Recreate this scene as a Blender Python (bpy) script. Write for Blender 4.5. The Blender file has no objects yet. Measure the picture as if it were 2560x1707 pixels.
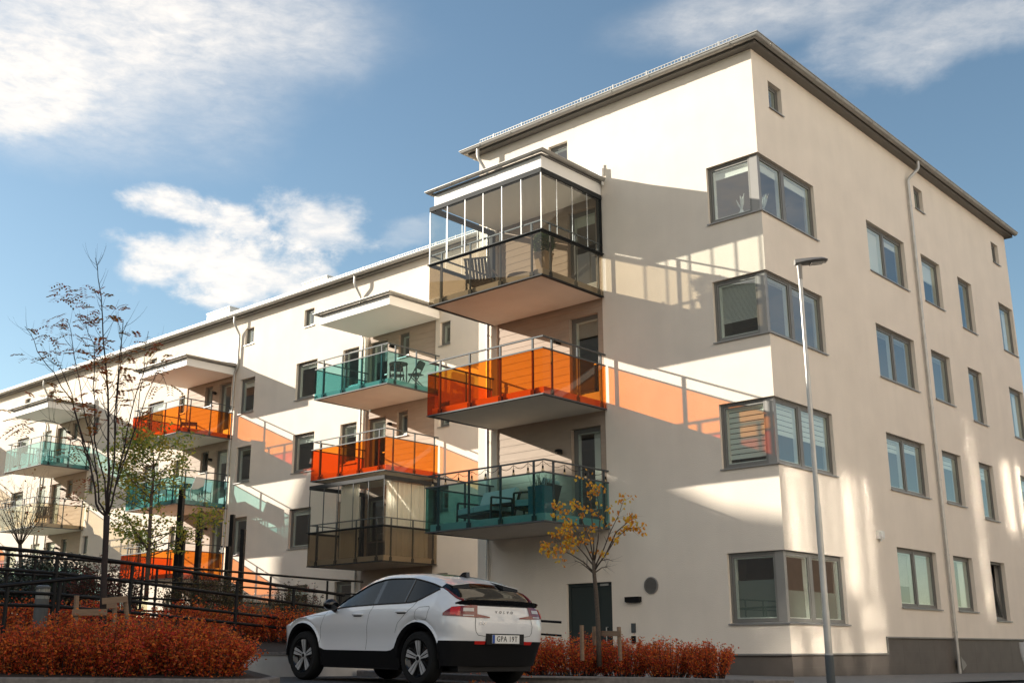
import bpy, bmesh, math, random
from mathutils import Vector, Matrix
from mathutils.bvhtree import BVHTree
from math import radians, sin, cos, pi, sqrt, hypot

S = bpy.context.scene
COL = S.collection
R = random.Random(11)

# ------------------------------------------------------------------ camera
F_PX, PW, PH = 2798.87, 2560, 1707
YAW, PITCH, ROLL = radians(131.8628), radians(15.50745), radians(-0.22301)
CAM = Vector((11.2722, -20.8465, 0.436))
_f = Vector((cos(YAW) * cos(PITCH), sin(YAW) * cos(PITCH), sin(PITCH)))
_r = Vector((sin(YAW), -cos(YAW), 0))
_u = _r.cross(_f)
CR = cos(ROLL) * _r + sin(ROLL) * _u
CU = -sin(ROLL) * _r + cos(ROLL) * _u
cam_data = bpy.data.cameras.new("camera")
cam = bpy.data.objects.new("camera", cam_data)
COL.objects.link(cam)
S.camera = cam
cam_data.sensor_width = 36
cam_data.lens = 36 * F_PX / PW
cam_data.clip_end = 3000
cam.matrix_world = Matrix(((CR.x, CU.x, -_f.x, CAM.x), (CR.y, CU.y, -_f.y, CAM.y), (CR.z, CU.z, -_f.z, CAM.z), (0, 0, 0, 1)))


def pix_ray(px, py):
    return CR * ((px - PW / 2) / F_PX) - CU * ((py - PH / 2) / F_PX) + _f


def at(px, py, d):
    """measured spot in the photograph at horizontal distance d -> metres"""
    r = pix_ray(px, py)
    return CAM + r * (d / hypot(r.x, r.y))


# ------------------------------------------------------------------ light
SUN = Vector((-2.1, -1.0, 0.86)).normalized()
EXPOSURE = 1.17
SUN_STRENGTH = 4.7
SKY_STRENGTH = 0.10
sd = bpy.data.lights.new("sun", 'SUN')
sd.energy = SUN_STRENGTH
sd.angle = radians(0.5)
sd.color = (1.0, 0.915, 0.79)
so = bpy.data.objects.new("sun", sd)
COL.objects.link(so)
so.rotation_euler = (-SUN).to_track_quat('-Z', 'Y').to_euler()
so.location = (-20, -40, 40)
S.view_settings.view_transform = 'Standard'
S.view_settings.look = 'None'
S.view_settings.exposure = EXPOSURE
S.view_settings.gamma = 1
S.cycles.use_denoising = True
S.cycles.max_bounces = 8
S.cycles.blur_glossy = 0.0
S.cycles.use_guiding = True
S.cycles.use_surface_guiding = True
S.cycles.guiding_training_samples = 64
S.cycles.sample_clamp_indirect = 0.0
S.cycles.transparent_max_bounces = 24

W = bpy.data.worlds.new("World")
S.world = W
W.use_nodes = True
wt = W.node_tree
wt.nodes.clear()


def wn(t, **k):
    n = wt.nodes.new(t)
    for a, b in k.items():
        setattr(n, a, b)
    return n


def wmath(op, a, b=None, c=None, clamp=False):
    n = wn('ShaderNodeMath', operation=op, use_clamp=clamp)
    for i, x in enumerate((a, b, c)):
        if x is None:
            continue
        if isinstance(x, (int, float)):
            n.inputs[i].default_value = x
        else:
            wt.links.new(x, n.inputs[i])
    return n.outputs[0]


sky = wn('ShaderNodeTexSky', sky_type='NISHITA', sun_disc=False)
sky.sun_elevation = math.asin(SUN.z)
sky.sun_rotation = math.atan2(SUN.x, SUN.y)
sky.air_density = 1.0
sky.dust_density = 0.55
sky.ozone_density = 1.6
tc = wn('ShaderNodeTexCoord')
DIR = tc.outputs['Generated']


def wdot(vec):
    n = wn('ShaderNodeVectorMath', operation='DOT_PRODUCT')
    wt.links.new(DIR, n.inputs[0])
    n.inputs[1].default_value = vec
    return n.outputs['Value']


def wnoise(scale, detail, rough, stretch=(1, 1, 1), dist=0.0):
    mp = wn('ShaderNodeMapping')
    mp.inputs['Scale'].default_value = stretch
    wt.links.new(DIR, mp.inputs['Vector'])
    n = wn('ShaderNodeTexNoise')
    n.inputs['Scale'].default_value = scale
    n.inputs['Detail'].default_value = detail
    n.inputs['Roughness'].default_value = rough
    n.inputs['Distortion'].default_value = dist
    wt.links.new(mp.outputs[0], n.inputs['Vector'])
    return n.outputs['Fac']


def cloud_mask(px, py, rx, ry, noise, gain, tilt=0.0, lo=0.35, hi=1.0, crisp=1.0):
    """one cloud at a fixed compass bearing and height in the sky"""
    c = px.normalized() if py is None else pix_ray(px, py).normalized()
    e1 = Vector((0, 0, 1)).cross(c).normalized() * -1
    e2 = e1.cross(c).normalized()
    if e2.z < 0:
        e2 = -e2
    ct, st = cos(tilt), sin(tilt)
    e1, e2 = ct * e1 + st * e2, -st * e1 + ct * e2
    dc = wmath('MAXIMUM', wdot(c), 0.02)
    a = wmath('DIVIDE', wmath('DIVIDE', wdot(e1), dc), rx / F_PX)
    b = wmath('DIVIDE', wmath('DIVIDE', wdot(e2), dc), ry / F_PX)
    d = wmath('SQRT', wmath('ADD', wmath('MULTIPLY', a, a), wmath('MULTIPLY', b, b)))
    d = wmath('ADD', d, wmath('MULTIPLY', wmath('SUBTRACT', noise, 0.5), -gain))
    m = wn('ShaderNodeMapRange', interpolation_type='SMOOTHSTEP')
    wt.links.new(d, m.inputs[0])
    m.inputs[1].default_value = lo
    m.inputs[2].default_value = hi
    m.inputs[3].default_value = 1.0
    m.inputs[4].default_value = 0.0
    return m.outputs[0]


n_puff = wnoise(10.0, 10, 0.60, (1, 1, 1.6), 0.15)
n_big = wnoise(4.0, 4, 0.5, (1, 1, 1.5))
n_fine = wnoise(30.0, 8, 0.65, (1, 1, 2.6), 0.3)
n_ripple = wnoise(42.0, 6, 0.6, (1, 1, 3.2), 0.8)
n_veil = wmath('ADD', wmath('MULTIPLY', n_big, 0.7), wmath('MULTIPLY', n_puff, 0.3))
masks = [
    (cloud_mask(150, 70, 640, 290, n_veil, 1.6, 0.10, 0.25, 1.25), 0.60),
    (cloud_mask(600, 60, 420, 130, n_veil, 1.6, 0.05, 0.1, 1.3), 0.36),
    (cloud_mask(40, 225, 210, 115, n_puff, 3.4, 0.0, 0.35, 1.15), 0.72),
    (cloud_mask(480, 535, 150, 45, n_puff, 3.6, -0.12, 0.35, 1.15), 0.9),
    (cloud_mask(590, 560, 120, 45, n_puff, 3.6, -0.3, 0.35, 1.15), 0.75),
    (cloud_mask(790, 560, 130, 75, n_puff, 3.6, 0.0, 0.35, 1.12), 0.68),
    (cloud_mask(470, 640, 160, 95, n_puff, 3.6, 0.1, 0.35, 1.15), 0.88),
    (cloud_mask(640, 690, 230, 95, n_puff, 3.8, -0.1, 0.35, 1.15), 0.85),
    (cloud_mask(1030, 585, 90, 50, n_puff, 3.2, 0.0, 0.3, 1.0), 0.2),
    (cloud_mask(2000, 20, 420, 70, n_veil, 2.2, 0.0, 0.1, 1.4), 0.38),
    # broad clouds added in the unseen sky behind the viewer, brightening shade and panes
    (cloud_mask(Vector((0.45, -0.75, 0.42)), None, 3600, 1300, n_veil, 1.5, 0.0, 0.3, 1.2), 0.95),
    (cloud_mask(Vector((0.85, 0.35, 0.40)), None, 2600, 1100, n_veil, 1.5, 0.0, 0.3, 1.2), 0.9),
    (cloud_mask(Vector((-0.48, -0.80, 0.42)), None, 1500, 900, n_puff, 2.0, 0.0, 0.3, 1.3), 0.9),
    (cloud_mask(2400, 60, 300, 80, n_puff, 2.8, 0.1, 0.1, 1.4), 0.36),
]
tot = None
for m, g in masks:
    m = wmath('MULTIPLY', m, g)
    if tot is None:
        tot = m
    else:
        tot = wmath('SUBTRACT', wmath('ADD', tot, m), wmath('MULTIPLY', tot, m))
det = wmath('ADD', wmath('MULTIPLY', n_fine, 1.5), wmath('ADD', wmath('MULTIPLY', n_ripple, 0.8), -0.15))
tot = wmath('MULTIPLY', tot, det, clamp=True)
mix = wn('ShaderNodeMix', data_type='RGBA')
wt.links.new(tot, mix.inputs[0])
air = wn('ShaderNodeMix', data_type='RGBA', blend_type='MULTIPLY')
air.inputs[0].default_value = 1.0
wt.links.new(sky.outputs[0], air.inputs[6])
air.inputs[7].default_value = (0.74, 0.775, 0.715, 1)
wt.links.new(air.outputs[2], mix.inputs[6])
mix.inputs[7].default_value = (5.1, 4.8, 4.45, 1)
bg = wn('ShaderNodeBackground')
bg.inputs[1].default_value = SKY_STRENGTH
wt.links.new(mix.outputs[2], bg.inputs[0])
wo = wn('ShaderNodeOutputWorld')
wt.links.new(bg.outputs[0], wo.inputs[0])


# ------------------------------------------------------------------ materials
def mat(name, col, rough=0.6, metal=0.0, var=0.0, vscale=3.0, bump=0.0, bscale=60.0, spec=0.5, coat=0.0, island=None, trans=0.0, stretch=None, streak=0.0):
    m = bpy.data.materials.new(name)
    m.use_nodes = True
    nt = m.node_tree
    b = nt.nodes['Principled BSDF']
    b.inputs['Base Color'].default_value = (*col, 1)
    b.inputs['Roughness'].default_value = rough
    b.inputs['Metallic'].default_value = metal
    b.inputs['Specular IOR Level'].default_value = spec
    b.inputs['Coat Weight'].default_value = coat
    b.inputs['Coat Roughness'].default_value = 0.03
    geo = nt.nodes.new('ShaderNodeNewGeometry')

    def noise(sc, det=4, st=None):
        n = nt.nodes.new('ShaderNodeTexNoise')
        n.inputs['Scale'].default_value = sc
        n.inputs['Detail'].default_value = det
        if st:
            mp = nt.nodes.new('ShaderNodeMapping')
            mp.inputs['Scale'].default_value = st
            nt.links.new(geo.outputs['Position'], mp.inputs['Vector'])
            nt.links.new(mp.outputs[0], n.inputs['Vector'])
        else:
            nt.links.new(geo.outputs['Position'], n.inputs['Vector'])
        return n.outputs['Fac']
    if island:
        ramp = nt.nodes.new('ShaderNodeValToRGB')
        ramp.color_ramp.interpolation = 'CONSTANT' if len(island) > 3 else 'LINEAR'
        els = ramp.color_ramp.elements
        for i, c in enumerate(island):
            pos = i / len(island)
            e = els[0] if i == 0 else (els[1] if i == 1 else els.new(pos))
            e.position = pos
            e.color = (*c, 1)
        nt.links.new(geo.outputs['Random Per Island'], ramp.inputs[0])
        nt.links.new(ramp.outputs[0], b.inputs['Base Color'])
    elif var:
        hsv = nt.nodes.new('ShaderNodeHueSaturation')
        hsv.inputs['Color'].default_value = (*col, 1)
        mr = nt.nodes.new('ShaderNodeMapRange')
        nt.links.new(noise(vscale, 6, stretch), mr.inputs[0])
        mr.inputs[1].default_value = 0.3
        mr.inputs[2].default_value = 0.7
        mr.inputs[3].default_value = 1 - var
        mr.inputs[4].default_value = 1 + var
        val = mr.outputs[0]
        if streak:
            m2 = nt.nodes.new('ShaderNodeMapRange')
            nt.links.new(noise(1.0, 8, (2.6, 2.6, 0.16)), m2.inputs[0])
            m2.inputs[1].default_value = 0.35
            m2.inputs[2].default_value = 0.7
            m2.inputs[3].default_value = 1.0 + streak * .5
            m2.inputs[4].default_value = 1.0 - streak
            mu = nt.nodes.new('ShaderNodeMath')
            mu.operation = 'MULTIPLY'
            nt.links.new(val, mu.inputs[0])
            nt.links.new(m2.outputs[0], mu.inputs[1])
            val = mu.outputs[0]
        nt.links.new(val, hsv.inputs['Value'])
        nt.links.new(hsv.outputs[0], b.inputs['Base Color'])
    if bump:
        bn = nt.nodes.new('ShaderNodeBump')
        bn.inputs['Strength'].default_value = bump
        bn.inputs['Distance'].default_value = 0.01
        nt.links.new(noise(bscale, 3), bn.inputs['Height'])
        nt.links.new(bn.outputs[0], b.inputs['Normal'])
    if trans:
        tr = nt.nodes.new('ShaderNodeBsdfTranslucent')
        mx = nt.nodes.new('ShaderNodeMixShader')
        mx.inputs[0].default_value = trans
        src = b.inputs['Base Color'].links
        if src:
            nt.links.new(src[0].from_socket, tr.inputs[0])
        else:
            tr.inputs[0].default_value = (*col, 1)
        nt.links.new(b.outputs[0], mx.inputs[1])
        nt.links.new(tr.outputs[0], mx.inputs[2])
        nt.links.new(mx.outputs[0], nt.nodes['Material Output'].inputs[0])
    return m


def glass(name, tint, f0=0.08, rough=0.0, gain=1.0):
    """clear tinted sheet; reflection grows towards grazing angles on both faces alike"""
    m = bpy.data.materials.new(name)
    m.use_nodes = True
    nt = m.node_tree
    nt.nodes.clear()
    t = nt.nodes.new('ShaderNodeBsdfTransparent')
    t.inputs[0].default_value = (*tint, 1)
    g = nt.nodes.new('ShaderNodeBsdfGlossy')
    g.inputs['Roughness'].default_value = rough
    g.inputs['Color'].default_value = (gain, gain, gain, 1)
    geo = nt.nodes.new('ShaderNodeNewGeometry')
    dp = nt.nodes.new('ShaderNodeVectorMath')
    dp.operation = 'DOT_PRODUCT'
    nt.links.new(geo.outputs['Normal'], dp.inputs[0])
    nt.links.new(geo.outputs['Incoming'], dp.inputs[1])

    def mth(op, a, b=0.0):
        n = nt.nodes.new('ShaderNodeMath')
        n.operation = op
        for i, x in enumerate((a, b)):
            if isinstance(x, (int, float)):
                n.inputs[i].default_value = x
            else:
                nt.links.new(x, n.inputs[i])
        return n.outputs[0]
    k = mth('POWER', mth('SUBTRACT', 1.0, mth('ABSOLUTE', dp.outputs['Value'])), 5.0)
    f = mth('ADD', mth('MULTIPLY', k, 1 - f0), f0)
    mx = nt.nodes.new('ShaderNodeMixShader')
    nt.links.new(f, mx.inputs[0])
    nt.links.new(t.outputs[0], mx.inputs[1])
    nt.links.new(g.outputs[0], mx.inputs[2])
    o = nt.nodes.new('ShaderNodeOutputMaterial')
    nt.links.new(mx.outputs[0], o.inputs[0])
    return m


MT = {}
MT['stucco'] = mat('stucco', (0.82, 0.735, 0.628), 0.95, var=0.04, vscale=1.1, bump=0.6, bscale=45, spec=0.15, streak=0.022)
MT['clad'] = mat('taupe_boards', (0.42, 0.33, 0.26), 0.7, var=0.07, vscale=2.0, stretch=(1.0, 1.0, 6.0), spec=0.3)
MT['joint'] = mat('plinth_joint', (0.165, 0.145, 0.13), 0.9)
MT['gutter'] = mat('gutter_zinc', (0.34, 0.33, 0.305), 0.5, 0.3, var=0.1, vscale=5)
MT['plinth'] = mat('plinth_stone', (0.112, 0.094, 0.080), 0.55, var=0.12, vscale=2.2, spec=0.4)
MT['zinc'] = mat('galvanised_steel', (0.50, 0.49, 0.46), 0.42, 0.45, var=0.1, vscale=5)
MT['zinc_dark'] = mat('weathered_zinc', (0.27, 0.255, 0.235), 0.5, 0.35, var=0.08, vscale=4)
MT['soffit'] = mat('soffit_metal', (0.155, 0.145, 0.13), 0.55, 0.1)
MT['alu'] = mat('window_aluminium', (0.19, 0.185, 0.17), 0.45, 0.25)
MT['alu_panel'] = mat('corner_post_metal', (0.27, 0.262, 0.245), 0.42, 0.3)
MT['liner'] = mat('white_inner_frame', (0.74, 0.74, 0.68), 0.5)
MT['sill'] = mat('sill_metal', (0.30, 0.29, 0.275), 0.42, 0.4)
MT['blind'] = mat('blind_fabric', (0.84, 0.83, 0.78), 0.8)
MT['blind_green'] = mat('pleated_blind', (0.76, 0.79, 0.72), 0.8)
MT['frost'] = mat('frosted_film', (0.16, 0.185, 0.16), 0.5)
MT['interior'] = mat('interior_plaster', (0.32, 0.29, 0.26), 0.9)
MT['slab'] = mat('balcony_concrete', (0.66, 0.61, 0.54), 0.85, var=0.04, vscale=1.6, spec=0.2)
MT['white_board'] = mat('white_fascia', (0.82, 0.80, 0.76), 0.6)
MT['rail'] = mat('rail_steel', (0.085, 0.095, 0.10), 0.6, 0.1, spec=0.2)
MT['black_alu'] = mat('dark_glazing_track', (0.025, 0.028, 0.03), 0.65, 0.0, spec=0.15)
MT['strip'] = mat('bright_glazing_edge', (0.85, 0.88, 0.88), 0.25, 0.6)
MT['snow'] = mat('snow_guard_steel', (0.42, 0.42, 0.41), 0.5, 0.3)
MT['roof'] = mat('sheet_roof', (0.20, 0.195, 0.19), 0.5, 0.3)
MT['door'] = mat('dark_green_door', (0.025, 0.036, 0.035), 0.42)
MT['pane'] = glass('window_glass', (0.80, 0.86, 0.83), .16)
MT['clear'] = glass('clear_balcony_glass', (0.92, 0.95, 0.93), .05)
MT['orange'] = glass('orange_glass', (0.82, 0.245, 0.02), .05)
MT['teal'] = glass('teal_glass', (0.28, 0.565, 0.58), .05)
MT['smoke'] = glass('smoked_glass', (0.50, 0.445, 0.36), .06)
MT['amber'] = glass('pale_brown_glass', (0.74, 0.66, 0.52), .05)
MT['black'] = mat('black_paint', (0.005, 0.005, 0.006), 0.5, 0.0, spec=0.25)
MT['white_plastic'] = mat('white_plastic', (0.75, 0.74, 0.70), 0.4)
MT['lampglass'] = mat('lamp_lens', (0.28, 0.28, 0.26), 0.25)
MT['asphalt'] = mat('asphalt', (0.05, 0.05, 0.05), 0.85, var=0.25, vscale=40, bump=0.3, bscale=150)
MT['paving'] = mat('paving', (0.20, 0.185, 0.17), 0.85, var=0.14, vscale=6, bump=0.2, bscale=90)
MT['kerb'] = mat('kerb_granite', (0.19, 0.17, 0.155), 0.8, var=0.2, vscale=18, bump=0.25, bscale=80)
MT['concrete'] = mat('grey_concrete', (0.52, 0.50, 0.47), 0.85, var=0.1, vscale=3, bump=0.15, bscale=70)
MT['soil'] = mat('soil', (0.035, 0.026, 0.02), 0.95, var=0.3, vscale=20, bump=0.6, bscale=40)
MT['timber'] = mat('grey_timber', (0.23, 0.155, 0.10), 0.8, var=0.15, vscale=8, stretch=(1, 1, 6))
MT['bark'] = mat('bark', (0.085, 0.065, 0.05), 0.9, var=0.25, vscale=30, bump=0.5, bscale=60)
MT['bark_dark'] = mat('dark_twigs', (0.03, 0.021, 0.02), 0.9, var=0.2, vscale=20)
MT['bollard_grey'] = mat('bollard_grey', (0.10, 0.105, 0.105), 0.5)
MT['leaf_red'] = mat('leaves_red_orange', (0.3, 0.05, 0.02), 0.6, island=[(0.749, 0.109, 0.038), (0.797, 0.190, 0.031), (0.628, 0.064, 0.044), (0.821, 0.280, 0.044), (0.507, 0.077, 0.031), (0.749, 0.152, 0.032), (0.386, 0.165, 0.038)], trans=0.5)
MT['leaf_rust'] = mat('leaves_rust', (0.2, 0.06, 0.02), 0.6, island=[(0.676, 0.121, 0.030), (0.811, 0.199, 0.032), (0.568, 0.078, 0.030), (0.487, 0.139, 0.032), (0.833, 0.260, 0.037), (0.730, 0.102, 0.032), (0.352, 0.115, 0.032)], trans=0.5)
MT['leaf_yellow'] = mat('leaves_yellow', (0.5, 0.3, 0.03), 0.55, island=[(0.744, 0.468, 0.036), (0.792, 0.390, 0.036), (0.660, 0.468, 0.060), (0.720, 0.312, 0.036), (0.576, 0.221, 0.036)], trans=0.5)
MT['leaf_rowan'] = mat('leaves_rowan', (0.2, 0.1, 0.03), 0.6, island=[(0.418, 0.112, 0.042), (0.494, 0.192, 0.042), (0.323, 0.176, 0.042), (0.456, 0.096, 0.042), (0.266, 0.160, 0.042)], trans=0.55)
MT['leaf_lime'] = mat('leaves_yellow_green', (0.2, 0.2, 0.03), 0.6, island=[(0.36, 0.40, 0.07), (0.24, 0.32, 0.07), (0.52, 0.46, 0.08), (0.18, 0.26, 0.06), (0.58, 0.42, 0.07)], trans=0.5)
MT['leaf_dark'] = mat('leaves_dark_green', (0.03, 0.05, 0.03), 0.5, island=[(0.022, 0.04, 0.03), (0.03, 0.05, 0.03), (0.018, 0.03, 0.025), (0.045, 0.055, 0.03), (0.04, 0.03, 0.025)])
MT['leaf_olive'] = mat('leaves_olive', (0.07, 0.07, 0.025), 0.55, island=[(0.07, 0.075, 0.025), (0.10, 0.085, 0.03), (0.05, 0.055, 0.022), (0.16, 0.10, 0.03), (0.13, 0.04, 0.025)], trans=0.3)
MT['leaf_redtip'] = mat('leaves_red_tip', (0.12, 0.04, 0.03), 0.55, island=[(0.14, 0.035, 0.03), (0.08, 0.06, 0.03), (0.20, 0.04, 0.03), (0.06, 0.055, 0.03), (0.12, 0.05, 0.03)], trans=0.3)
MT['leaf_grey'] = mat('leaves_grey_green', (0.2, 0.19, 0.13), 0.7, island=[(0.20, 0.19, 0.12), (0.15, 0.15, 0.10), (0.26, 0.23, 0.15), (0.12, 0.12, 0.08), (0.18, 0.15, 0.10)], trans=0.2)
MT['box_green'] = mat('box_leaves', (0.03, 0.07, 0.02), 0.6, island=[(0.07, 0.16, 0.03), (0.05, 0.11, 0.03), (0.10, 0.20, 0.05), (0.06, 0.13, 0.04), (0.04, 0.09, 0.03)], trans=0.2)
MT['curtain'] = mat('cream_curtain', (0.86, 0.81, 0.71), 0.9, trans=0.5)
MT['cushion'] = mat('light_cushion', (0.62, 0.64, 0.60), 0.9)
MT['dark_frame'] = mat('dark_furniture', (0.022, 0.024, 0.026), 0.5)
MT['brown_slat'] = mat('grey_brown_slat', (0.20, 0.165, 0.135), 0.6)
MT['pot'] = mat('cream_pot', (0.66, 0.55, 0.42), 0.7)
MT['white_chair'] = mat('white_furniture', (0.78, 0.78, 0.75), 0.45)
MT['dark_brown'] = mat('dark_brown_timber', (0.07, 0.05, 0.04), 0.9)
MT['brick_brown'] = mat('brown_brick', (0.105, 0.07, 0.05), 0.9, var=0.15, vscale=2)
MT['gloss_dark'] = mat('dark_window', (0.03, 0.035, 0.04), 0.1)
MT['beige_render'] = mat('beige_render', (0.62, 0.555, 0.485), 0.9, var=0.05)
MT['stair_glass'] = glass('stair_glass', (0.2, 0.22, 0.22), .26, .05)
MT['terracotta'] = mat('terracotta_render', (0.42, 0.17, 0.12), 0.9, var=0.06)
MT['grey_render'] = mat('grey_render', (0.36, 0.33, 0.30), 0.9, var=0.06)
MT['bulb'] = mat('bulb_glass', (0.55, 0.40, 0.2), 0.15, spec=0.8)


# ------------------------------------------------------------------ mesh building
class MB:
    def __init__(s):
        s.v, s.f = [], []

    def quad(s, *p):
        n = len(s.v)
        s.v += [tuple(q) for q in p]
        s.f.append(tuple(range(n, n + len(p))))

    def box(s, a, b):
        x0, y0, z0 = (min(a[i], b[i]) for i in range(3))
        x1, y1, z1 = (max(a[i], b[i]) for i in range(3))
        n = len(s.v)
        s.v += [(x0, y0, z0), (x1, y0, z0), (x1, y1, z0), (x0, y1, z0), (x0, y0, z1), (x1, y0, z1), (x1, y1, z1), (x0, y1, z1)]
        s.f += [tuple(n + i for i in q) for q in ((0, 3, 2, 1), (4, 5, 6, 7), (0, 1, 5, 4), (1, 2, 6, 5), (2, 3, 7, 6), (3, 0, 4, 7))]

    def prism(s, poly, off):
        off = Vector(off)
        n, k = len(s.v), len(poly)
        P = [Vector(q) for q in poly]
        s.v += [tuple(q) for q in P] + [tuple(q + off) for q in P]
        s.f.append(tuple(n + i for i in range(k))[::-1])
        s.f.append(tuple(n + k + i for i in range(k)))
        for i in range(k):
            j = (i + 1) % k
            s.f.append((n + i, n + j, n + k + j, n + k + i))

    def bar(s, a, b, w, h):
        """rectangular bar from a to b, w sideways, h upwards"""
        a, b = Vector(a), Vector(b)
        d = (b - a).normalized()
        up = Vector((0, 0, 1)) if abs(d.z) < 0.95 else Vector((0, 1, 0))
        r = d.cross(up).normalized() * (w / 2)
        t = r.cross(d).normalized() * (h / 2)
        s.prism([a - r - t, a + r - t, a + r + t, a - r + t], b - a)

    def tube(s, pts, rad, n=8, cap=True):
        P = [Vector(p) for p in pts]
        if not isinstance(rad, (list, tuple)):
            rad = [rad] * len(P)
        base = len(s.v)
        x = None
        for i, p in enumerate(P):
            a = P[max(i - 1, 0)]
            b = P[min(i + 1, len(P) - 1)]
            d = (b - a)
            if d.length < 1e-9:
                d = Vector((0, 0, 1))
            d.normalize()
            if x is None:
                x = d.orthogonal().normalized()
            else:
                x = (x - d * x.dot(d))
                if x.length < 1e-6:
                    x = d.orthogonal()
                x.normalize()
            y = d.cross(x)
            for k in range(n):
                t = 2 * pi * k / n
                s.v.append(tuple(p + (x * cos(t) + y * sin(t)) * rad[i]))
        for i in range(len(P) - 1):
            for k in range(n):
                j = (k + 1) % n
                s.f.append((base + i * n + k, base + i * n + j, base + (i + 1) * n + j, base + (i + 1) * n + k))
        if cap:
            s.f.append(tuple(base + k for k in range(n))[::-1])
            e = base + (len(P) - 1) * n
            s.f.append(tuple(e + k for k in range(n)))

    def lathe(s, prof, n=24, c=(0, 0, 0), axis='z', caps=True):
        base = len(s.v)
        for r, z in prof:
            for k in range(n):
                t = 2 * pi * k / n
                if axis == 'z':
                    s.v.append((c[0] + r * cos(t), c[1] + r * sin(t), c[2] + z))
                elif axis == 'y':
                    s.v.append((c[0] + r * cos(t), c[1] + z, c[2] + r * sin(t)))
                else:
                    s.v.append((c[0] + z, c[1] + r * cos(t), c[2] + r * sin(t)))
        for i in range(len(prof) - 1):
            for k in range(n):
                j = (k + 1) % n
                s.f.append((base + i * n + k, base + i * n + j, base + (i + 1) * n + j, base + (i + 1) * n + k))
        if not caps:
            return
        if prof[0][0] > 1e-4:
            s.f.append(tuple(base + k for k in range(n))[::-1])
        if prof[-1][0] > 1e-4:
            e = base + (len(prof) - 1) * n
            s.f.append(tuple(e + k for k in range(n)))

    def sweep(s, path, prof, closed=False):
        """profile (out, up) swept along a level path; out is to the right of travel"""
        P = [Vector(p) for p in path]
        base, m = len(s.v), len(prof)
        for i, p in enumerate(P):
            d0 = (p - P[i - 1]).normalized() if i else (P[1] - p).normalized()
            d1 = (P[i + 1] - p).normalized() if i < len(P) - 1 else d0
            n0, n1 = Vector((d0.y, -d0.x, 0)), Vector((d1.y, -d1.x, 0))
            nn = (n0 + n1)
            nn = nn / max(nn.dot(n0), 0.2)
            for o, u in prof:
                s.v.append(tuple(p + nn * o + Vector((0, 0, u))))
        k = m if closed else m - 1
        for i in range(len(P) - 1):
            for j in range(k):
                q = (j + 1) % m
                s.f.append((base + i * m + j, base + (i + 1) * m + j, base + (i + 1) * m + q, base + i * m + q))
        if closed:
            s.f.append(tuple(base + j for j in range(m)))
            e = base + (len(P) - 1) * m
            s.f.append(tuple(e + j for j in range(m))[::-1])

    def build(s, name, m, parent=None, loc=None, rotz=0.0, smooth=False, fix=True):
        me = bpy.data.meshes.new(name)
        me.from_pydata(s.v, [], s.f)
        if fix:
            bm = bmesh.new()
            bm.from_mesh(me)
            bmesh.ops.recalc_face_normals(bm, faces=bm.faces)
            bm.to_mesh(me)
            bm.free()
        me.materials.append(MT[m] if isinstance(m, str) else m)
        if smooth:
            me.polygons.foreach_set('use_smooth', [True] * len(me.polygons))
            if smooth is not True:
                me.set_sharp_from_angle(angle=radians(smooth))
        o = bpy.data.objects.new(name, me)
        COL.objects.link(o)
        if parent is not None:
            o.parent = parent
        if loc is not None:
            o.location = loc
        o.rotation_euler.z = rotz
        return o


def tag(o, label=None, cat=None, group=None, kind=None):
    for k, x in (('label', label), ('category', cat), ('group', group), ('kind', kind)):
        if x:
            o[k] = x
    return o


def empty(name, loc=(0, 0, 0), rotz=0.0, parent=None):
    o = bpy.data.objects.new(name, None)
    o.empty_display_size = 0.2
    COL.objects.link(o)
    o.location = loc
    o.rotation_euler.z = rotz
    if parent is not None:
        o.parent = parent
    return o


def dup(o, parent=None, loc=None, rotz=None):
    c = o.copy()
    COL.objects.link(c)
    c.parent = parent
    if loc is not None:
        c.location = loc
    if rotz is not None:
        c.rotation_euler.z = rotz
    for ch in list(o.children):
        dup(ch, c)
    return c


def ground(x, y):
    return -.08 - .0165 * x - .008 * y


# ------------------------------------------------------------------ buildings: helpers
def wall(mb, F, u0, u1, v0, v1, ops, depth=0.30, w0=0.0):
    us = sorted({u0, u1, *[max(u0, min(u1, o[k])) for o in ops for k in (0, 1)]})
    vs = sorted({v0, v1, *[max(v0, min(v1, o[k])) for o in ops for k in (2, 3)]})
    for a, b in zip(us, us[1:]):
        for c, d in zip(vs, vs[1:]):
            mu, mv = (a + b) / 2, (c + d) / 2
            if any(o[0] < mu < o[1] and o[2] < mv < o[3] for o in ops):
                continue
            mb.quad(F(a, c, w0), F(b, c, w0), F(b, d, w0), F(a, d, w0))
    for o in ops:
        a, b, c, d = o[:4]
        dep = o[4] if len(o) > 4 and o[4] is not None else depth
        skip = o[5] if len(o) > 5 else ''
        if dep <= 0:
            continue
        w1 = w0 - dep
        a2 = a + (o[6] if len(o) > 6 else 0)
        if 'l' not in skip:
            mb.quad(F(a, c, w0), F(a, d, w0), F(a, d, w1), F(a, c, w1))
        if 'r' not in skip:
            mb.quad(F(b, c, w0), F(b, c, w1), F(b, d, w1), F(b, d, w0))
        if 'b' not in skip:
            mb.quad(F(a2, c, w0), F(a2, c, w1), F(b, c, w1), F(b, c, w0))
        if 't' not in skip:
            mb.quad(F(a2, d, w0), F(b, d, w0), F(b, d, w1), F(a2, d, w1))


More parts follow.
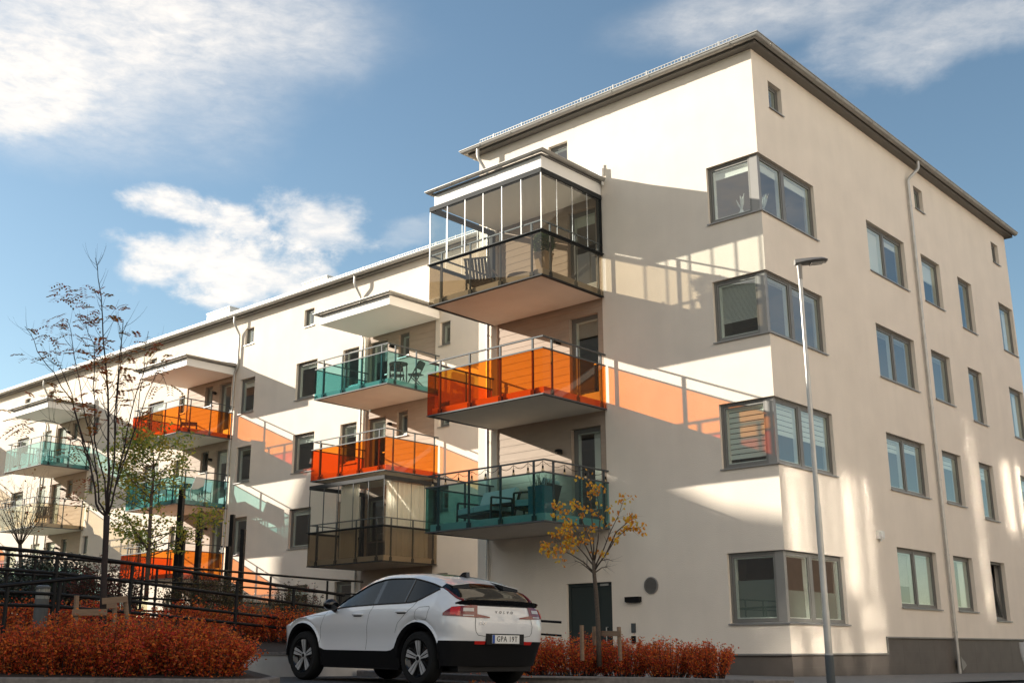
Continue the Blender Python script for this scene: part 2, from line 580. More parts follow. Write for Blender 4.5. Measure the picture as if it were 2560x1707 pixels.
def boards(mb, F, u0, u1, v0, v1, ops, step=0.195, w0=-0.035):
    k = int(round((v1 - v0) / step))
    for i in range(k):
        c, d = v0 + (v1 - v0) * i / k, v0 + (v1 - v0) * (i + 1) / k
        cuts = sorted({u0, u1, *[o[q] for o in ops for q in (0, 1)]})
        sub = sorted({c, d, *[o[q] for o in ops for q in (2, 3) if c < o[q] < d]})
        for e, g in zip(sub, sub[1:]):
            for a, b in zip(cuts, cuts[1:]):
                if any(o[0] < (a + b) / 2 < o[1] and o[2] < (e + g) / 2 < o[3] for o in ops):
                    continue
                t0, t1 = (e - c) / (d - c), (g - c) / (d - c)
                wa, wb = w0 + 0.007 * (1 - t0), w0 + 0.007 * (1 - t1)
                mb.quad(F(a, e, wa), F(b, e, wa), F(b, g, wb), F(a, g, wb))
                if e == c:
                    mb.quad(F(a, e, wa), F(a, e, w0 - .004), F(b, e, w0 - .004), F(b, e, wa))
    for a, b, c, d in ops:
        w1 = w0 - 0.2
        mb.quad(F(a, c, w0 + .01), F(a, d, w0 + .01), F(a, d, w1), F(a, c, w1))
        mb.quad(F(b, c, w0 + .01), F(b, c, w1), F(b, d, w1), F(b, d, w0 + .01))
        mb.quad(F(a, d, w0 + .01), F(b, d, w0 + .01), F(b, d, w1), F(a, d, w1))


def ring(mb, x0, x1, z0, z1, t, y0, y1, tb=None):
    """rectangular frame"""
    tb = t if tb is None else tb
    mb.box((x0, y0, z0), (x0 + t, y1, z1))
    mb.box((x1 - t, y0, z0), (x1, y1, z1))
    mb.box((x0 + t, y0, z1 - t), (x1 - t, y1, z1))
    mb.box((x0 + t, y0, z0), (x1 - t, y1, z0 + tb))


def add_blind(x0, x1, z0, z1, style, frac, parent, y=0.235):
    mb = MB()
    h = z1 - z0
    m = 'blind'
    if style == 'roller':
        mb.box((x0, y, z1 - h * frac), (x1, y + 0.012, z1))
        mb.box((x0, y - .006, z1 - h * frac - .02), (x1, y + 0.018, z1 - h * frac))
    elif style == 'slat':
        n = int(h * frac / 0.026)
        for i in range(n):
            z = z1 - .03 - i * 0.026
            mb.prism([(x0, y, z), (x0, y + .022, z + .02), (x0, y + .023, z + .018), (x0, y + .001, z - .002)], (x1 - x0, 0, 0))
    elif style == 'zebra':
        m = 'blind_green'
        n = int(h * frac / 0.115)
        for i in range(n):
            z = z1 - i * 0.115
            mb.box((x0, y, z - .098), (x1, y + .008, z))
    elif style == 'curtain':
        n = 14
        w = (x1 - x0) * frac
        for i in range(n):
            a = x1 - w + w * i / n
            yy = y + (.03 if i % 2 else .0)
            y2 = y + (.0 if i % 2 else .03)
            mb.quad((a, yy, z0), (a + w / n, y2, z0), (a + w / n, y2, z1), (a, yy, z1))
    elif style == 'frost':
        m = 'frost'
        mb.box((x0, y, z0), (x1, y + .012, z0 + h * frac))
    return mb.build('blind', m, parent)


def make_window(parent, loc, W, H, rotz=0.0, kind='single', blind=None, name='window', tilt=False):
    """opening W x H with its lower left corner at loc on the wall face; local y runs into the wall"""
    fr = MB()
    g = MB()
    y0, y1 = 0.10, 0.185
    t = 0.055
    door = kind == 'door'
    ring(fr, 0.002, W - .002, 0.002, H - .002, t, y0, y1)
    fields = []
    if kind == 'double':
        mid = W * 0.5
        fr.box((mid - .04, y0, t), (mid + .04, y1, H - t))
        fields = [(t, mid - .04), (mid + .04, W - t)]
    else:
        fields = [(t, W - t)]
    for a, b in fields:
        s = 0.045
        if not (tilt):
            ring(fr, a + .004, b - .004, t + .004, H - t - .004, s, y0 + .012, y1 - .004, 0.26 if door else s)
        if not tilt:
            zb = t + (0.26 if door else s)
            g.quad((a + s, y0 + .035, zb), (b - s, y0 + .035, zb), (b - s, y0 + .035, H - t - s), (a + s, y0 + .035, H - t - s))
    o = fr.build(name, 'alu', parent, loc, rotz)
    ln = MB()
    for a, b in fields:
        ring(ln, a + .049, b - .049, (t + .265) if door else t + .05, H - t - .05, 0.022, y0 + .045, y1 + .05)
    if not tilt:
        ln.build('inner_frame', 'liner', o)
        g.build('pane', 'pane', o, fix=False)
    else:
        s = MB()
        a, b = fields[0]
        ring(s, a + .004, b - .004, 0, H - 2 * t, 0.05, -.03, .03)
        sash = s.build('sash', 'alu', o, (0, y1, t))
        sash.rotation_euler.x = radians(-9)
        p = MB()
        p.quad((a + .05, 0, .05), (b - .05, 0, .05), (b - .05, 0, H - 2 * t - .05), (a + .05, 0, H - 2 * t - .05))
        q = p.build('pane', 'pane', o, (0, y1, t), fix=False)
        q.rotation_euler.x = radians(-9)
    if not door:
        sl = MB()
        sl.prism([(-.03, .10, .004), (-.03, .10, .022), (-.03, -.045, -.004), (-.03, -.045, -.030), (-.03, -.036, -.030), (-.03, -.036, -.012), (-.03, -.001, -.006)], (W + .06, 0, 0))
        sl.build('sill', 'sill', o)
    else:
        h = MB()
        h.box((W - t - .05, y0 - .03, 1.0), (W - t - .03, y0 + .01, 1.02))
        h.box((W - t - .15, y0 - .035, 1.0), (W - t - .03, y0 - .022, 1.02))
        h.build('handle', 'zinc', o)
    if blind:
        for (a, b), (st, fc) in zip(fields, blind if isinstance(blind[0], tuple) else [blind] * len(fields)):
            if st:
                add_blind(a + .03, b - .03, t + .03, H - t - .02, st, fc, o)
    return o


def gutter_profile(r=0.09, n=8):
    outer = [(r * cos(pi + pi * i / n) + r, r * sin(pi + pi * i / n)) for i in range(n + 1)]
    inner = [((r - .012) * cos(pi + pi * i / n) + r, (r - .012) * sin(pi + pi * i / n)) for i in range(n + 1)][::-1]
    return outer + inner


def make_gutter(parent, path, z, r=0.09, joint=1.05):
    """half round gutter hung outside a level path"""
    mb = MB()
    P = [Vector((p[0], p[1], z)) for p in path]
    mb.sweep(P, gutter_profile(r), closed=True)
    mb.sweep(P, [(2 * r - .006, -.008), (2 * r + .014, -.008), (2 * r + .014, .012), (2 * r - .006, .012)], closed=True)
    for a, b in zip(P, P[1:]):
        L = (b - a).length
        d = (b - a).normalized()
        k = max(1, int(L / joint))
        for i in range(k):
            c = a + d * (L * (i + .5) / k)
            mb.sweep([c, c + d * .035], [(q[0] * 1.0 + (q[0] - r) * .09, q[1] * 1.09) for q in gutter_profile(r)], closed=True)
    return mb.build('gutter', 'gutter', parent, smooth=35)


def make_snow_guard(parent, a, b, h=0.09, brk=0.95):
    mb = MB()
    a, b = Vector(a), Vector(b)
    L = (b - a).length
    d = (b - a).normalized()
    for z in (0.01, h):
        mb.bar(a + Vector((0, 0, z)), b + Vector((0, 0, z)), .022, .016)
    n = int(L / 0.095)
    for i in range(n + 1):
        c = a + d * (L * i / n)
        mb.bar(c + Vector((0, 0, .018)), c + Vector((0, 0, h - .008)), .012, .02)
    k = int(L / brk)
    for i in range(k):
        c = a + d * (L * (i + .5) / k)
        mb.bar(c + Vector((0, 0, -.06)), c + Vector((0, 0, h + .03)), .03, .03)
    return mb.build('snow_guard', 'snow', parent)


def make_downpipe(parent, pts, r=0.045):
    mb = MB()
    P = [Vector(p) for p in pts]
    out = [P[0]]
    for i in range(1, len(P) - 1):
        a, b = (P[i - 1] - P[i]), (P[i + 1] - P[i])
        q = min(.09, a.length * .4, b.length * .4)
        s, e = P[i] + a.normalized() * q, P[i] + b.normalized() * q
        for k in range(5):
            t = k / 4
            out.append(s * (1 - t) ** 2 + P[i] * 2 * t * (1 - t) + e * t * t)
    out.append(P[-1])
    mb.tube(out, r, 12)
    run = [(P[-2], P[-1])]
    for a, b in run:
        L = (b - a).length
        k = max(1, int(L / 1.9))
        for i in range(k):
            c = a + (b - a) * ((i + .4) / k)
            mb.tube([c, c + Vector((0, 0, -.035))], r * 1.22, 12)
            mb.tube([c + Vector((0, 0, -.9)), c + Vector((0, 0, -.97))], r * 1.1, 12)
    return mb.build('downpipe', 'zinc', parent, smooth=40)


# balcony: local origin on the wall at the lower left back corner of its slab, front towards -y
BW, BD = 3.57, 2.26


def make_balcony(parent, loc, colour, label, glazed=False, panes=6):
    o = empty('balcony', loc, 0, parent)
    o['label'] = label
    sl = MB()
    sl.prism([(0, -.02, 0), (0, -BD, 0.02), (0, -BD, .2), (0, -.02, .2)], (BW, 0, 0))
    sl.build('slab', 'slab', o)
    L, Rr, Y = -.085, BW + .045, -BD - .085
    e = MB()
    e.sweep([(L, -.03, .0), (L, Y, .0), (Rr, Y, .0), (Rr, -.03, .0)][::1], [(-.082, 0), (.012, 0), (.012, .03), (-.082, .03)], closed=True)
    e.sweep([(L, -.03, 1.055), (L, Y, 1.055), (Rr, Y, 1.055), (Rr, -.03, 1.055)], [(-.012, 0), (.012, 0), (.012, .034), (-.012, .034)], closed=True)
    if glazed:
        e.sweep([(L, -.03, 1.08), (L, Y, 1.08), (Rr, Y, 1.08), (Rr, -.03, 1.08)], [(-.09, .01), (.05, .01), (.05, .035), (-.09, .035)], closed=True)
    e.build('edge_profile', 'black_alu' if glazed else 'rail', o)
    for q in ([(L, Y), (Rr, Y)], [(L, -.03), (L, Y)], [(Rr, Y), (Rr, -.03)]):
        g = MB()
        (x0, y0), (x1, y1) = q
        if y0 == y1:
            g.quad((x0, y0, .02), (x1, y0, .02), (x1, y0, 1.06), (x0, y0, 1.06))
        else:
            g.quad((x0, y0, .02), (x0, y1, .02), (x0, y1, 1.06), (x0, y0, 1.06))
        g.build('glass_panel', colour, o, fix=False)
    if not glazed or True:
        h = MB()
        hz = 1.335
        h.sweep([(L + .03, .0, hz), (L + .03, Y + .04, hz), (Rr - .03, Y + .04, hz), (Rr - .03, .0, hz)], [(-.022, 0), (.022, 0), (.022, .032), (-.022, .032)], closed=True)
        h.build('handrail', 'rail', o)
    posts = [(x, Y + .045) for x in (.31, 1.30, 2.29, 3.28)] + [(L + .04, y) for y in (-1.98, -1.05, -.16)] + [(Rr - .04, y) for y in (-1.98, -1.05, -.16)]
    for x, y in posts:
        p = MB()
        p.box((x - .02, y - .02, .03), (x + .02, y + .02, 1.335))
        if abs(y - (Y + .045)) < 1e-6:
            p.box((x - .05, y - .03, .03), (x + .05, y + .02, .15))
        else:
            s = -1 if x < 1 else 1
            p.box((x - .02, y - .05, .03), (x + .02, y + .05, .15))
        p.build('post', 'rail', o)
    if glazed:
        tr = MB()
        top = 2.655
        tr.sweep([(L, -.03, top - .12), (L, Y, top - .12), (Rr, Y, top - .12), (Rr, -.03, top - .12)], [(-.09, 0), (.02, 0), (.02, .12), (-.09, .12)], closed=True)
        tr.box((Rr - .09, -.13, 1.12), (Rr, -.02, top - .12))
        tr.box((L, -.13, .2), (L + .1, -.02, top - .12))
        tr.build('glazing_track', 'black_alu', o)
        g = MB()
        st = []
        zb, zt = 1.12, top - .12
        for i in range(panes):
            a, b = L + (Rr - L) * i / panes, L + (Rr - L) * (i + 1) / panes
            g.quad((a + .012, Y, zb), (b - .012, Y, zb), (b - .012, Y, zt), (a + .012, Y, zt))
            st.append(((b - .011, Y - .008, zb), (b + .011, Y + .014, zt)))
        st.append(((L - .011, Y - .008, zb), (L + .011, Y + .014, zt)))
        for X in (L, Rr):
            for i in range(4):
                a, b = Y + (-.03 - Y) * i / 4, Y + (-.03 - Y) * (i + 1) / 4
                g.quad((X, a + .01, zb), (X, b - .01, zb), (X, b - .01, zt), (X, a + .01, zt))
                if i < 3:
                    st.append(((X - .006, b - .006, zb), (X + .006, b + .006, zt)))
        for p, q in st:
            e = MB()
            e.box(p, q)
            e.build('glazing_edge', 'strip' if panes == 6 else 'rail', o)
        g.build('glazing', 'clear', o, fix=False)
    return o


def make_canopy(parent, loc):
    o = empty('canopy', loc, 0, parent)
    b = MB()
    b.box((0, -.02, 0), (BW + .02, -BD - .06, .30))
    b.build('fascia_box', 'white_board', o)
    rf = MB()
    x0, x1, y = -.05, BW + .07, -BD - .11
    rf.prism([(x0, -.01, .305), (x0, y, .305), (x0, y, .335), (x0, -.01, .50)], (x1 - x0, 0, 0))
    rf.build('roof_sheet', 'roof', o)
    make_gutter(o, [(x0, -.05), (x0, y), (x1, y), (x1, -.05)], .385, 0.06, .5)
    u = MB()
    u.box((.05, -.012, .52), (x1 + .06, -.035, .80))
    u.box((x1 + .03, -.036, .24), (x1 + .06, -.10, .70))
    u.build('flashing', 'white_board', o)
    return o


def make_wall_lamp(parent, loc):
    mb = MB()
    mb.lathe([(0.09, 0), (.1, .02), (.1, .05), (.06, .075), (0.0, .08)], 16, (0, 0, 0), 'z')
    mb.box((-.03, -.01, -.03), (.03, .12, .02))
    return mb.build('wall_lamp', 'black', parent, loc, smooth=40)


def slab_box(mb, x0, x1, y0, y1, z0, z1):
    mb.box((x0, y0, z0), (x1, y1, z1))


HEAD = {3: 11.22, 2: 8.43, 1: 5.63, 0: 2.84}
SILL = {3: 9.83, 2: 7.03, 1: 4.22, 0: 1.43}
SLABZ = {3: 8.74, 2: 5.95, 1: 3.15}
WTOP = 13.80

# ------------------------------------------------------------------ corner block
block = tag(empty('apartment_building', (0, 0, 0)), 'cream rendered four storey corner block with wrap around corner windows', 'apartment building')
WXL, BYE = -8.6, 16.52


def FA(u, v, w):
    return Vector((u, -w, v))


def FB(u, v, w):
    return Vector((w, u, v))


opsA, opsB = [], []
CWIN = [(9.83, 11.22), (7.03, 8.44), (4.21, 5.63), (0.99, 2.43)]
for z0, z1 in CWIN:
    opsA.append((-1.35, 0, z0, z1, .3, 'r'))
    opsB.append((0, 2.63, z0, z1, .3, 'l', .3))
PAN = (-7.95, -4.45, 3.34, 11.70)
opsA.append((*PAN, .06))
DOORA = (-5.72, -4.40, -.3, 1.98)
opsA.append((*DOORA, .2))
opsA.append((-6.09, -5.45, 12.57, 13.26))
bwins = []
for lv in (3, 2, 1, 0):
    h = HEAD[lv]
    bwins.append((5.50, 7.86, SILL[lv], h, 'double', lv))
    bwins.append((8.99, 10.33, SILL[lv], h, 'single', lv))
    bwins.append((11.69, 12.80, SILL[lv] - .2, h, 'narrow', lv))
    bwins.append((15.13, 16.42, SILL[lv] - .2, h, 'end', lv))
for y in (.71, 8.97, 15.12):
    bwins.append((y, y + .62, 12.58, 13.28, 'small', 4))
opsB += [w[:4] for w in bwins]
w = MB()
wall(w, FA, WXL, 0, .36, WTOP, [o for o in opsA if o[2] > 0] + [(DOORA[0], DOORA[1], .36, DOORA[3], 0)])
wall(w, FA, WXL, 0, -.6, .36, [(DOORA[0], DOORA[1], -.6, .36, 0)] + [(-1.6, 0, -.6, .36, 0)])
wall(w, FB, 0, 4.47, .36, WTOP, [o for o in opsB if o[0] < 4.4])
wall(w, FB, 4.47, BYE, .72, WTOP, [o for o in opsB if o[0] > 4.4])
d0 = DOORA
for q in (((d0[0], -.6), (d0[0], d0[3])), ((d0[1], -.6), (d0[1], d0[3])), ((d0[0], d0[3]), (d0[1], d0[3]))):
    (a, b), (c, d) = q
    w.quad(FA(a, b, 0), FA(c, d, 0), FA(c, d, -.2), FA(a, b, -.2))
# far sides close the volume
w.quad((WXL, 0, -.6), (WXL, 0, WTOP), (WXL, BYE, WTOP), (WXL, BYE, -.6))
w.quad((WXL, BYE, -.6), (0, BYE, -.6), (0, BYE, WTOP), (WXL, BYE, WTOP))
w.build('wall', 'stucco', block, fix=False)

pl = MB()
wall(pl, FA, -1.6, 0, -.6, .36, [], w0=-.02)
for i in range(4):
    for k in range(2):
        pass
pl.quad((-.02, -0.02 + .04, -.6), (-.02, 4.47, -.6), (-.02, 4.47, .36), (-.02, .02, .36))
pl.quad((-.02, 4.47, -.6), (-.02, BYE, -.6), (-.02, BYE, .72), (-.02, 4.47, .72))
pl.build('plinth', 'plinth', block, fix=False)
j = MB()
for y in [0.9 * i for i in range(1, 19)]:
    zt = .355 if y < 4.4 else .715
    j.box((-.021, y - .003, -.4), (-.0185, y + .003, zt))
for z in (.12,):
    j.box((-.021, .03, z - .003), (-.0185, BYE, z + .003))
j.box((-.021, 4.5, .42), (-.0185, BYE, .426))
j.build('plinth_joint', 'joint', block)
cp = MB()
cp.box((-1.6, -.035, .362), (.035, .0, .395))
cp.box((.002, .001, .362), (.035, 4.47, .395))
cp.box((.002, 4.44, .396), (.035, 4.475, .72))
cp.box((.002, 4.44, .722), (.035, BYE, .755))
cp.build('plinth_cap', 'zinc_dark', block)

# boards behind the balconies
doorsA = [(-5.52, -4.62, SLABZ[k] + .2, HEAD[k]) for k in (3, 2, 1)]
bd = MB()
boards(bd, FA, *PAN, doorsA)
bd.build('cladding', 'clad', block, fix=False)
for (a, b, c, d), bl in zip(doorsA, (('roller', .12), ('slat', .2), ('curtain', .4))):
    make_window(block, (a, .035, c), b - a, d - c, 0, 'door', bl, 'balcony_door')
for z in (7.9 - .05, 5.1):
    make_wall_lamp(block, (-5.82, -.1, z))


# corner windows: two faces meeting at the corner of the block
def corner_window(z0, z1, ba, bb):
    H = z1 - z0
    fr, g, ln = MB(), MB(), MB()
    d0, d1 = .075, .155      # depth of the frame behind the wall face
    # A face (y into wall = +y)
    A0, A1 = -1.348, -.26
    ring(fr, A0, A1, .002, H - .002, .05, d0, d1)
    ring(fr, A0 + .055, A1 - .055 + .05, .055, H - .055, .045, d0 + .012, d1 - .004)
    g.quad((A0 + .1, d0 + .035, .1), (A1 - .055, d0 + .035, .1), (A1 - .055, d0 + .035, H - .1), (A0 + .1, d0 + .035, H - .1))
    ring(ln, A0 + .1, A1 - .052, .1, H - .1, .025, d0 + .045, d1 + .05)
    # B face
    B0, B1 = .17, 2.628
    mid = 1.21

    def bx(mb, y0, y1, za, zb, xa, xb):
        mb.box((-xa, y0, za), (-xb, y1, zb))
    for (a, b) in ((B0, mid - .06), (mid + .06, B1 - .05)):
        for mb, t, xa, xb in ((fr, .045, d0 + .012, d1 - .004), (ln, .02, d0 + .045, d1 + .05)):
            o = 0 if mb is fr else .045
            bx(mb, a + o, a + o + t, .05 + o, H - .05 - o, xa, xb)
            bx(mb, b - o - t, b - o, .05 + o, H - .05 - o, xa, xb)
            bx(mb, a + o + t, b - o - t, .05 + o, .05 + o + t, xa, xb)
            bx(mb, a + o + t, b - o - t, H - .05 - o - t, H - .05 - o, xa, xb)
        g.quad((-d0 - .035, a + .045, .095), (-d0 - .035, b - .045, .095), (-d0 - .035, b - .045, H - .095), (-d0 - .035, a + .045, H - .095))
    bx(fr, B0, B1, .002, .05, d0, d1)
    bx(fr, B0, B1, H - .05, H - .002, d0, d1)
    bx(fr, B1 - .05, B1, .05, H - .05, d0, d1)
    bx(fr, mid - .06, mid + .06, .05, H - .05, d0, d1)
    o = fr.build('corner_window', 'alu', block, (0, 0, z0))
    ln.build('inner_frame', 'liner', o)
    g.build('pane', 'pane', o, fix=False)
    ps = MB()
    ps.box((-.26, d0 - .008, .002), (-d0 + .008, d1, H - .002))
    ps.box((-d1 - .02, d1, .002), (-d0 + .008, .168, H - .002))
    ps.build('corner_post', 'alu_panel', o)
    sl = MB()
    prof = [(.045, -.03), (.045, -.004), (-.085, .022), (-.085, .004), (.001, -.006), (.036, -.012), (.036, -.03)]
    sl.sweep([(-1.38, 0, 0), (0, 0, 0), (0, 2.66, 0)], prof, closed=True)
    sl.build('sill', 'sill', o)
    if ba[0]:
        add_blind(A0 + .09, A1 - .05, .08, H - .08, ba[0], ba[1], o, .185)
    if bb[0]:
        for (a, b) in ((B0, mid - .06), (mid + .06, B1 - .05)):
            bl = add_blind(a + .05, b - .05, .08, H - .08, bb[0], bb[1], o, .185)
            bl.rotation_euler.z = radians(90)
    return o


corner_window(*CWIN[0], ('roller', .16), ('roller', .16))
corner_window(*CWIN[1], ('slat', .72), ('slat', .1))
corner_window(*CWIN[2], ('zebra', .98), ('zebra', .6))
corner_window(*CWIN[3], ('frost', .62), ('frost', .45))

BL = {('double', 3): [('roller', .98), ('roller', .14)], ('double', 2): [('slat', .12), ('slat', .1)], ('double', 1): [('zebra', .3), ('zebra', .25)],
      ('double', 0): [('slat', .65), ('slat', .98)], ('single', 3): ('roller', .42), ('single', 2): ('slat', .1), ('single', 1): ('zebra', .35), ('single', 0): ('curtain', .35),
      ('narrow', 3): None, ('narrow', 2): ('slat', .08), ('narrow', 1): ('zebra', .3), ('narrow', 0): None, ('end', 3): ('curtain', .3), ('end', 2): ('curtain', .3), ('end', 1): ('zebra', .3), ('end', 0): None}
for a, b, c, d, kind, lv in bwins:
    make_window(block, (0, a, c), b - a, d - c, radians(90), 'double' if kind == 'double' else 'single', BL.get((kind, lv)), tilt=(kind == 'narrow' and lv == 0))
make_window(block, (-6.09, 0, 12.57), .64, .69, 0, 'single')

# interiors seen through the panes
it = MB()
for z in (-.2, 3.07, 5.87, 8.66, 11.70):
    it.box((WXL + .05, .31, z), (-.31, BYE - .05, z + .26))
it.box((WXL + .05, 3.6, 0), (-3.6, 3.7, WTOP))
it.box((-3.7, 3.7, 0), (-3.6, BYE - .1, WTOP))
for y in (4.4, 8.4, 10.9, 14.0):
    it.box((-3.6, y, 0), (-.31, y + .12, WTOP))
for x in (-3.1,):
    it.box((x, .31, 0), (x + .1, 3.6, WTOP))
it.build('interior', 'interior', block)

# eaves and roof
ev = MB()
OV = .22
ev.sweep([(WXL - OV, 3.0, WTOP), (WXL - OV, -OV, WTOP), (OV, -OV, WTOP), (OV, BYE + OV, WTOP), (WXL, BYE + OV, WTOP)], [(-.22, .0), (.0, .0), (.0, .15), (-.22, .15)], closed=True)
ev.build('soffit', 'soffit', block)
rf = MB()
x0, x1, y0, y1, z = WXL - OV - .03, OV + .03, -OV - .03, BYE + OV + .03, WTOP + .155
rx0, rx1, ry0, ry1, rz = x0 + 4.0, x1 - 4.2, y0 + 4.2, y1 - 4.2, z + .62
c = [(x0, y0, z), (x1, y0, z), (x1, y1, z), (x0, y1, z)]
t = [(rx0, ry0, rz), (rx1, ry0, rz), (rx1, ry1, rz), (rx0, ry1, rz)]
for i in range(4):
    k = (i + 1) % 4
    rf.quad(c[i], c[k], t[k], t[i])
rf.quad(*t)
rf.quad(*c[::-1])
rf.build('roof', 'roof', block)
make_gutter(block, [(WXL - OV, .6), (WXL - OV, -OV), (OV, -OV), (OV, BYE + OV)], WTOP + .125)
make_snow_guard(block, (-8.25, -.34, WTOP + .16), (-.12, -.34, WTOP + .16))
make_downpipe(block, [(-8.38, -.30, WTOP + .09), (-8.38, -.30, 13.6), (-8.2, -.075, 13.1), (-8.2, -.075, -.3)])
make_downpipe(block, [(.30, 8.72, WTOP + .09), (.30, 8.72, 13.62), (.075, 8.42, 13.25), (.075, 8.42, -.25)])
cl = MB()
cl.prism([(.03, 8.45, .30), (.03, 8.72, .16), (.03, 8.80, .08), (.03, 8.50, -.05)], (.10, 0, 0))
cl.build('drain_box', 'zinc_dark', block)

make_canopy(block, (-7.98, 0, 11.41))
make_balcony(block, (-8.0, 0, SLABZ[3]), 'smoke', 'top balcony enclosed in frameless glass above smoked panels', True)
make_balcony(block, (-8.0, 0, SLABZ[2]), 'orange', 'balcony with orange glass panels')
make_balcony(block, (-8.0, 0, SLABZ[1]), 'teal', 'balcony with dark teal glass panels')

# entrance and fittings on the long face
dr = MB()
ring(dr, DOORA[0] + .005, DOORA[1] - .005, -.28, DOORA[3] - .004, .07, .07, .16)
dr.box((DOORA[0] + .08, .09, -.2), (DOORA[1] - .08, .14, DOORA[3] - .08))
dr.box((DOORA[0] + .9, .082, -.2), (DOORA[0] + .91, .09, DOORA[3] - .08))
dob = dr.build('entrance_door', 'door', block)
hd = MB()
hd.tube([(-4.60, .09, .62), (-4.60, .03, .62), (-4.60, .03, .98), (-4.60, .09, .98)], .014, 8)
hd.build('handle', 'zinc', dob)
sg = MB()
sg.box((-4.78, .064, 1.90), (-4.54, .072, 1.95))
sg.build('door_closer', 'zinc', dob)
vt = MB()
vt.lathe([(.185, 0), (.185, -.03), (.16, -.035), (.16, -.01), (0.0, -.01)], 32, (-3.30, -.001, 1.85), 'y')
for i in range(11):
    z = 1.85 - .14 + .028 * i
    hw = sqrt(max(.155 ** 2 - (z - 1.85) ** 2, 0))
    vt.prism([(-3.30 - hw, -.012, z), (-3.30 - hw, -.03, z - .012), (-3.30 - hw, -.032, z - .008), (-3.30 - hw, -.014, z + .006)], (2 * hw, 0, 0))
vt.build('air_vent', 'zinc_dark', block, smooth=40)
lb = MB()
lb.box((-3.97, -.11, 1.51), (-3.58, -.001, 1.62))
lb.box((-3.95, -.10, 1.495), (-3.60, -.02, 1.51))
lb.build('wall_lamp', 'black', block)
ic = MB()
ic.box((-3.87, -.03, .85), (-3.76, -.001, 1.05))
ic.box((-3.855, -.036, .87), (-3.775, -.03, 1.03))
ic.build('intercom', 'rail', block)
ic = MB()
ic.box((-3.86, -.05, .62), (-3.77, -.001, .78))
ic.box((-3.85, -.055, .64), (-3.78, -.05, .76))
ic.build('socket_box', 'black', block)
sn = MB()
sn.box((.001, 4.40, 2.95), (.09, 4.66, 3.14))
sn.box((.09, 4.44, 2.98), (.12, 4.62, 3.12))
sn.box((.02, 4.50, 2.90), (.07, 4.56, 2.95))
sn.build('sensor_box', 'white_plastic', block)

# ------------------------------------------------------------------ long wing set back behind
WY = 4.80
wing = tag(empty('apartment_building', (-15.0, WY, 0)), 'long cream rendered wing with rows of stacked balconies set back from the corner block', 'apartment building')
WX0, WX1 = -64.0, WXL
LOC = Vector((15.0, -WY, 0))


def FW(u, v, w):
    return Vector((u, WY - w, v)) + LOC


PER = -23.4
ops, pans, wins, doors, smalls = [], [], [], [], []
for k in (0, 1):
    d = PER * k
    for px0, px1, dd, ss in ((-18.73, -15.21, (-18.62, -17.68), (-17.10, -16.55)), (-30.45, -27.17, (-28.05, -27.22), (-29.12, -28.56))):
        P = (px0 + d, px1 + d, .5, 11.66)
        pans.append(P)
        ops.append((*P, .06))
        for lv in (3, 2, 1):
            doors.append((dd[0] + d, dd[1] + d, SLABZ[lv] + .2, HEAD[lv], len(pans) - 1, lv))
            smalls.append((ss[0] + d, ss[1] + d, HEAD[lv] - .82, HEAD[lv] + .05, len(pans) - 1, lv))
    for lv in (3, 2, 1, 0):
        h, s = HEAD[lv], SILL[lv]
        for a, b, c, e in ((-15.0, -14.5, h - .78, h + .05), (-20.10, -19.2, s - .08, h), (-22.88, -21.6, s - .09, h - .03), (-26.55, -25.56, s - .1, h - .06), (-31.06, -30.6, h - .85, h - .06), (-33.6, -32.3, s - .1, h - .03)):
            wins.append((a + d, b + d, c, e, lv))
    for x in (-22.53, -26.42, -33.77, -20.0 if k else -999):
        if x > -900:
            wins.append((x + d, x + d + .6, 12.58, 13.28, 4))
wins = [q for q in wins if q[0] > WX0 + 1]
pans_ok = [P for P in pans]
w = MB()
wall(w, FW, WX0, WX1, -.6, WTOP, ops + [q[:4] for q in wins])
w.quad(*[Vector(q) + LOC for q in ((WX0, WY, -.6), (WX0, WY, WTOP), (WX0, WY + 11, WTOP), (WX0, WY + 11, -.6))])
w.quad(*[Vector(q) + LOC for q in ((WX0, WY + 11, -.6), (WX1, WY + 11, -.6), (WX1, WY + 11, WTOP), (WX0, WY + 11, WTOP))])
w.build('wall', 'stucco', wing, fix=False)
R2 = random.Random(5)
for i, P in enumerate(pans):
    bd = MB()
    boards(bd, FW, *P, [q[:4] for q in doors + smalls if q[4] == i])
    bd.build('cladding', 'clad', wing, fix=False)
for a, b, c, d, i, lv in doors:
    make_window(wing, FW(a, c, -.035), b - a, d - c, 0, 'door', R2.choice([None, ('roller', .2), ('slat', .3), ('curtain', .35)]), 'balcony_door')
for a, b, c, d, i, lv in smalls:
    make_window(wing, FW(a, c, -.03), b - a, d - c, 0, 'single', None, tilt=(i == 1 and lv == 2))
    mid = (b + .25) if i % 2 else (a - .28)
    make_wall_lamp(wing, FW(mid, d - .42, .06))
for a, b, c, d, lv in wins:
    make_window(wing, FW(a, c, 0), b - a, d - c, 0, 'single', R2.choice([None, ('roller', .18), ('slat', .3), ('curtain', .3), ('roller', .1)]) if lv < 4 else None)
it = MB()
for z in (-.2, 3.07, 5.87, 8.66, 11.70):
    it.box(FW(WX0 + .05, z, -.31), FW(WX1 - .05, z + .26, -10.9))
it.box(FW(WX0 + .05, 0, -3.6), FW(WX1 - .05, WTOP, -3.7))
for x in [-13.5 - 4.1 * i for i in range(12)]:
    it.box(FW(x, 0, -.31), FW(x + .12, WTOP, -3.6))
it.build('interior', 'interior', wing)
ev = MB()
ev.sweep([FW(WX0, WTOP, OV), FW(WX1, WTOP, OV)], [(-.22, .0), (.0, .0), (.0, .15), (-.22, .15)], closed=True)
ev.build('soffit', 'soffit', wing)
rf = MB()
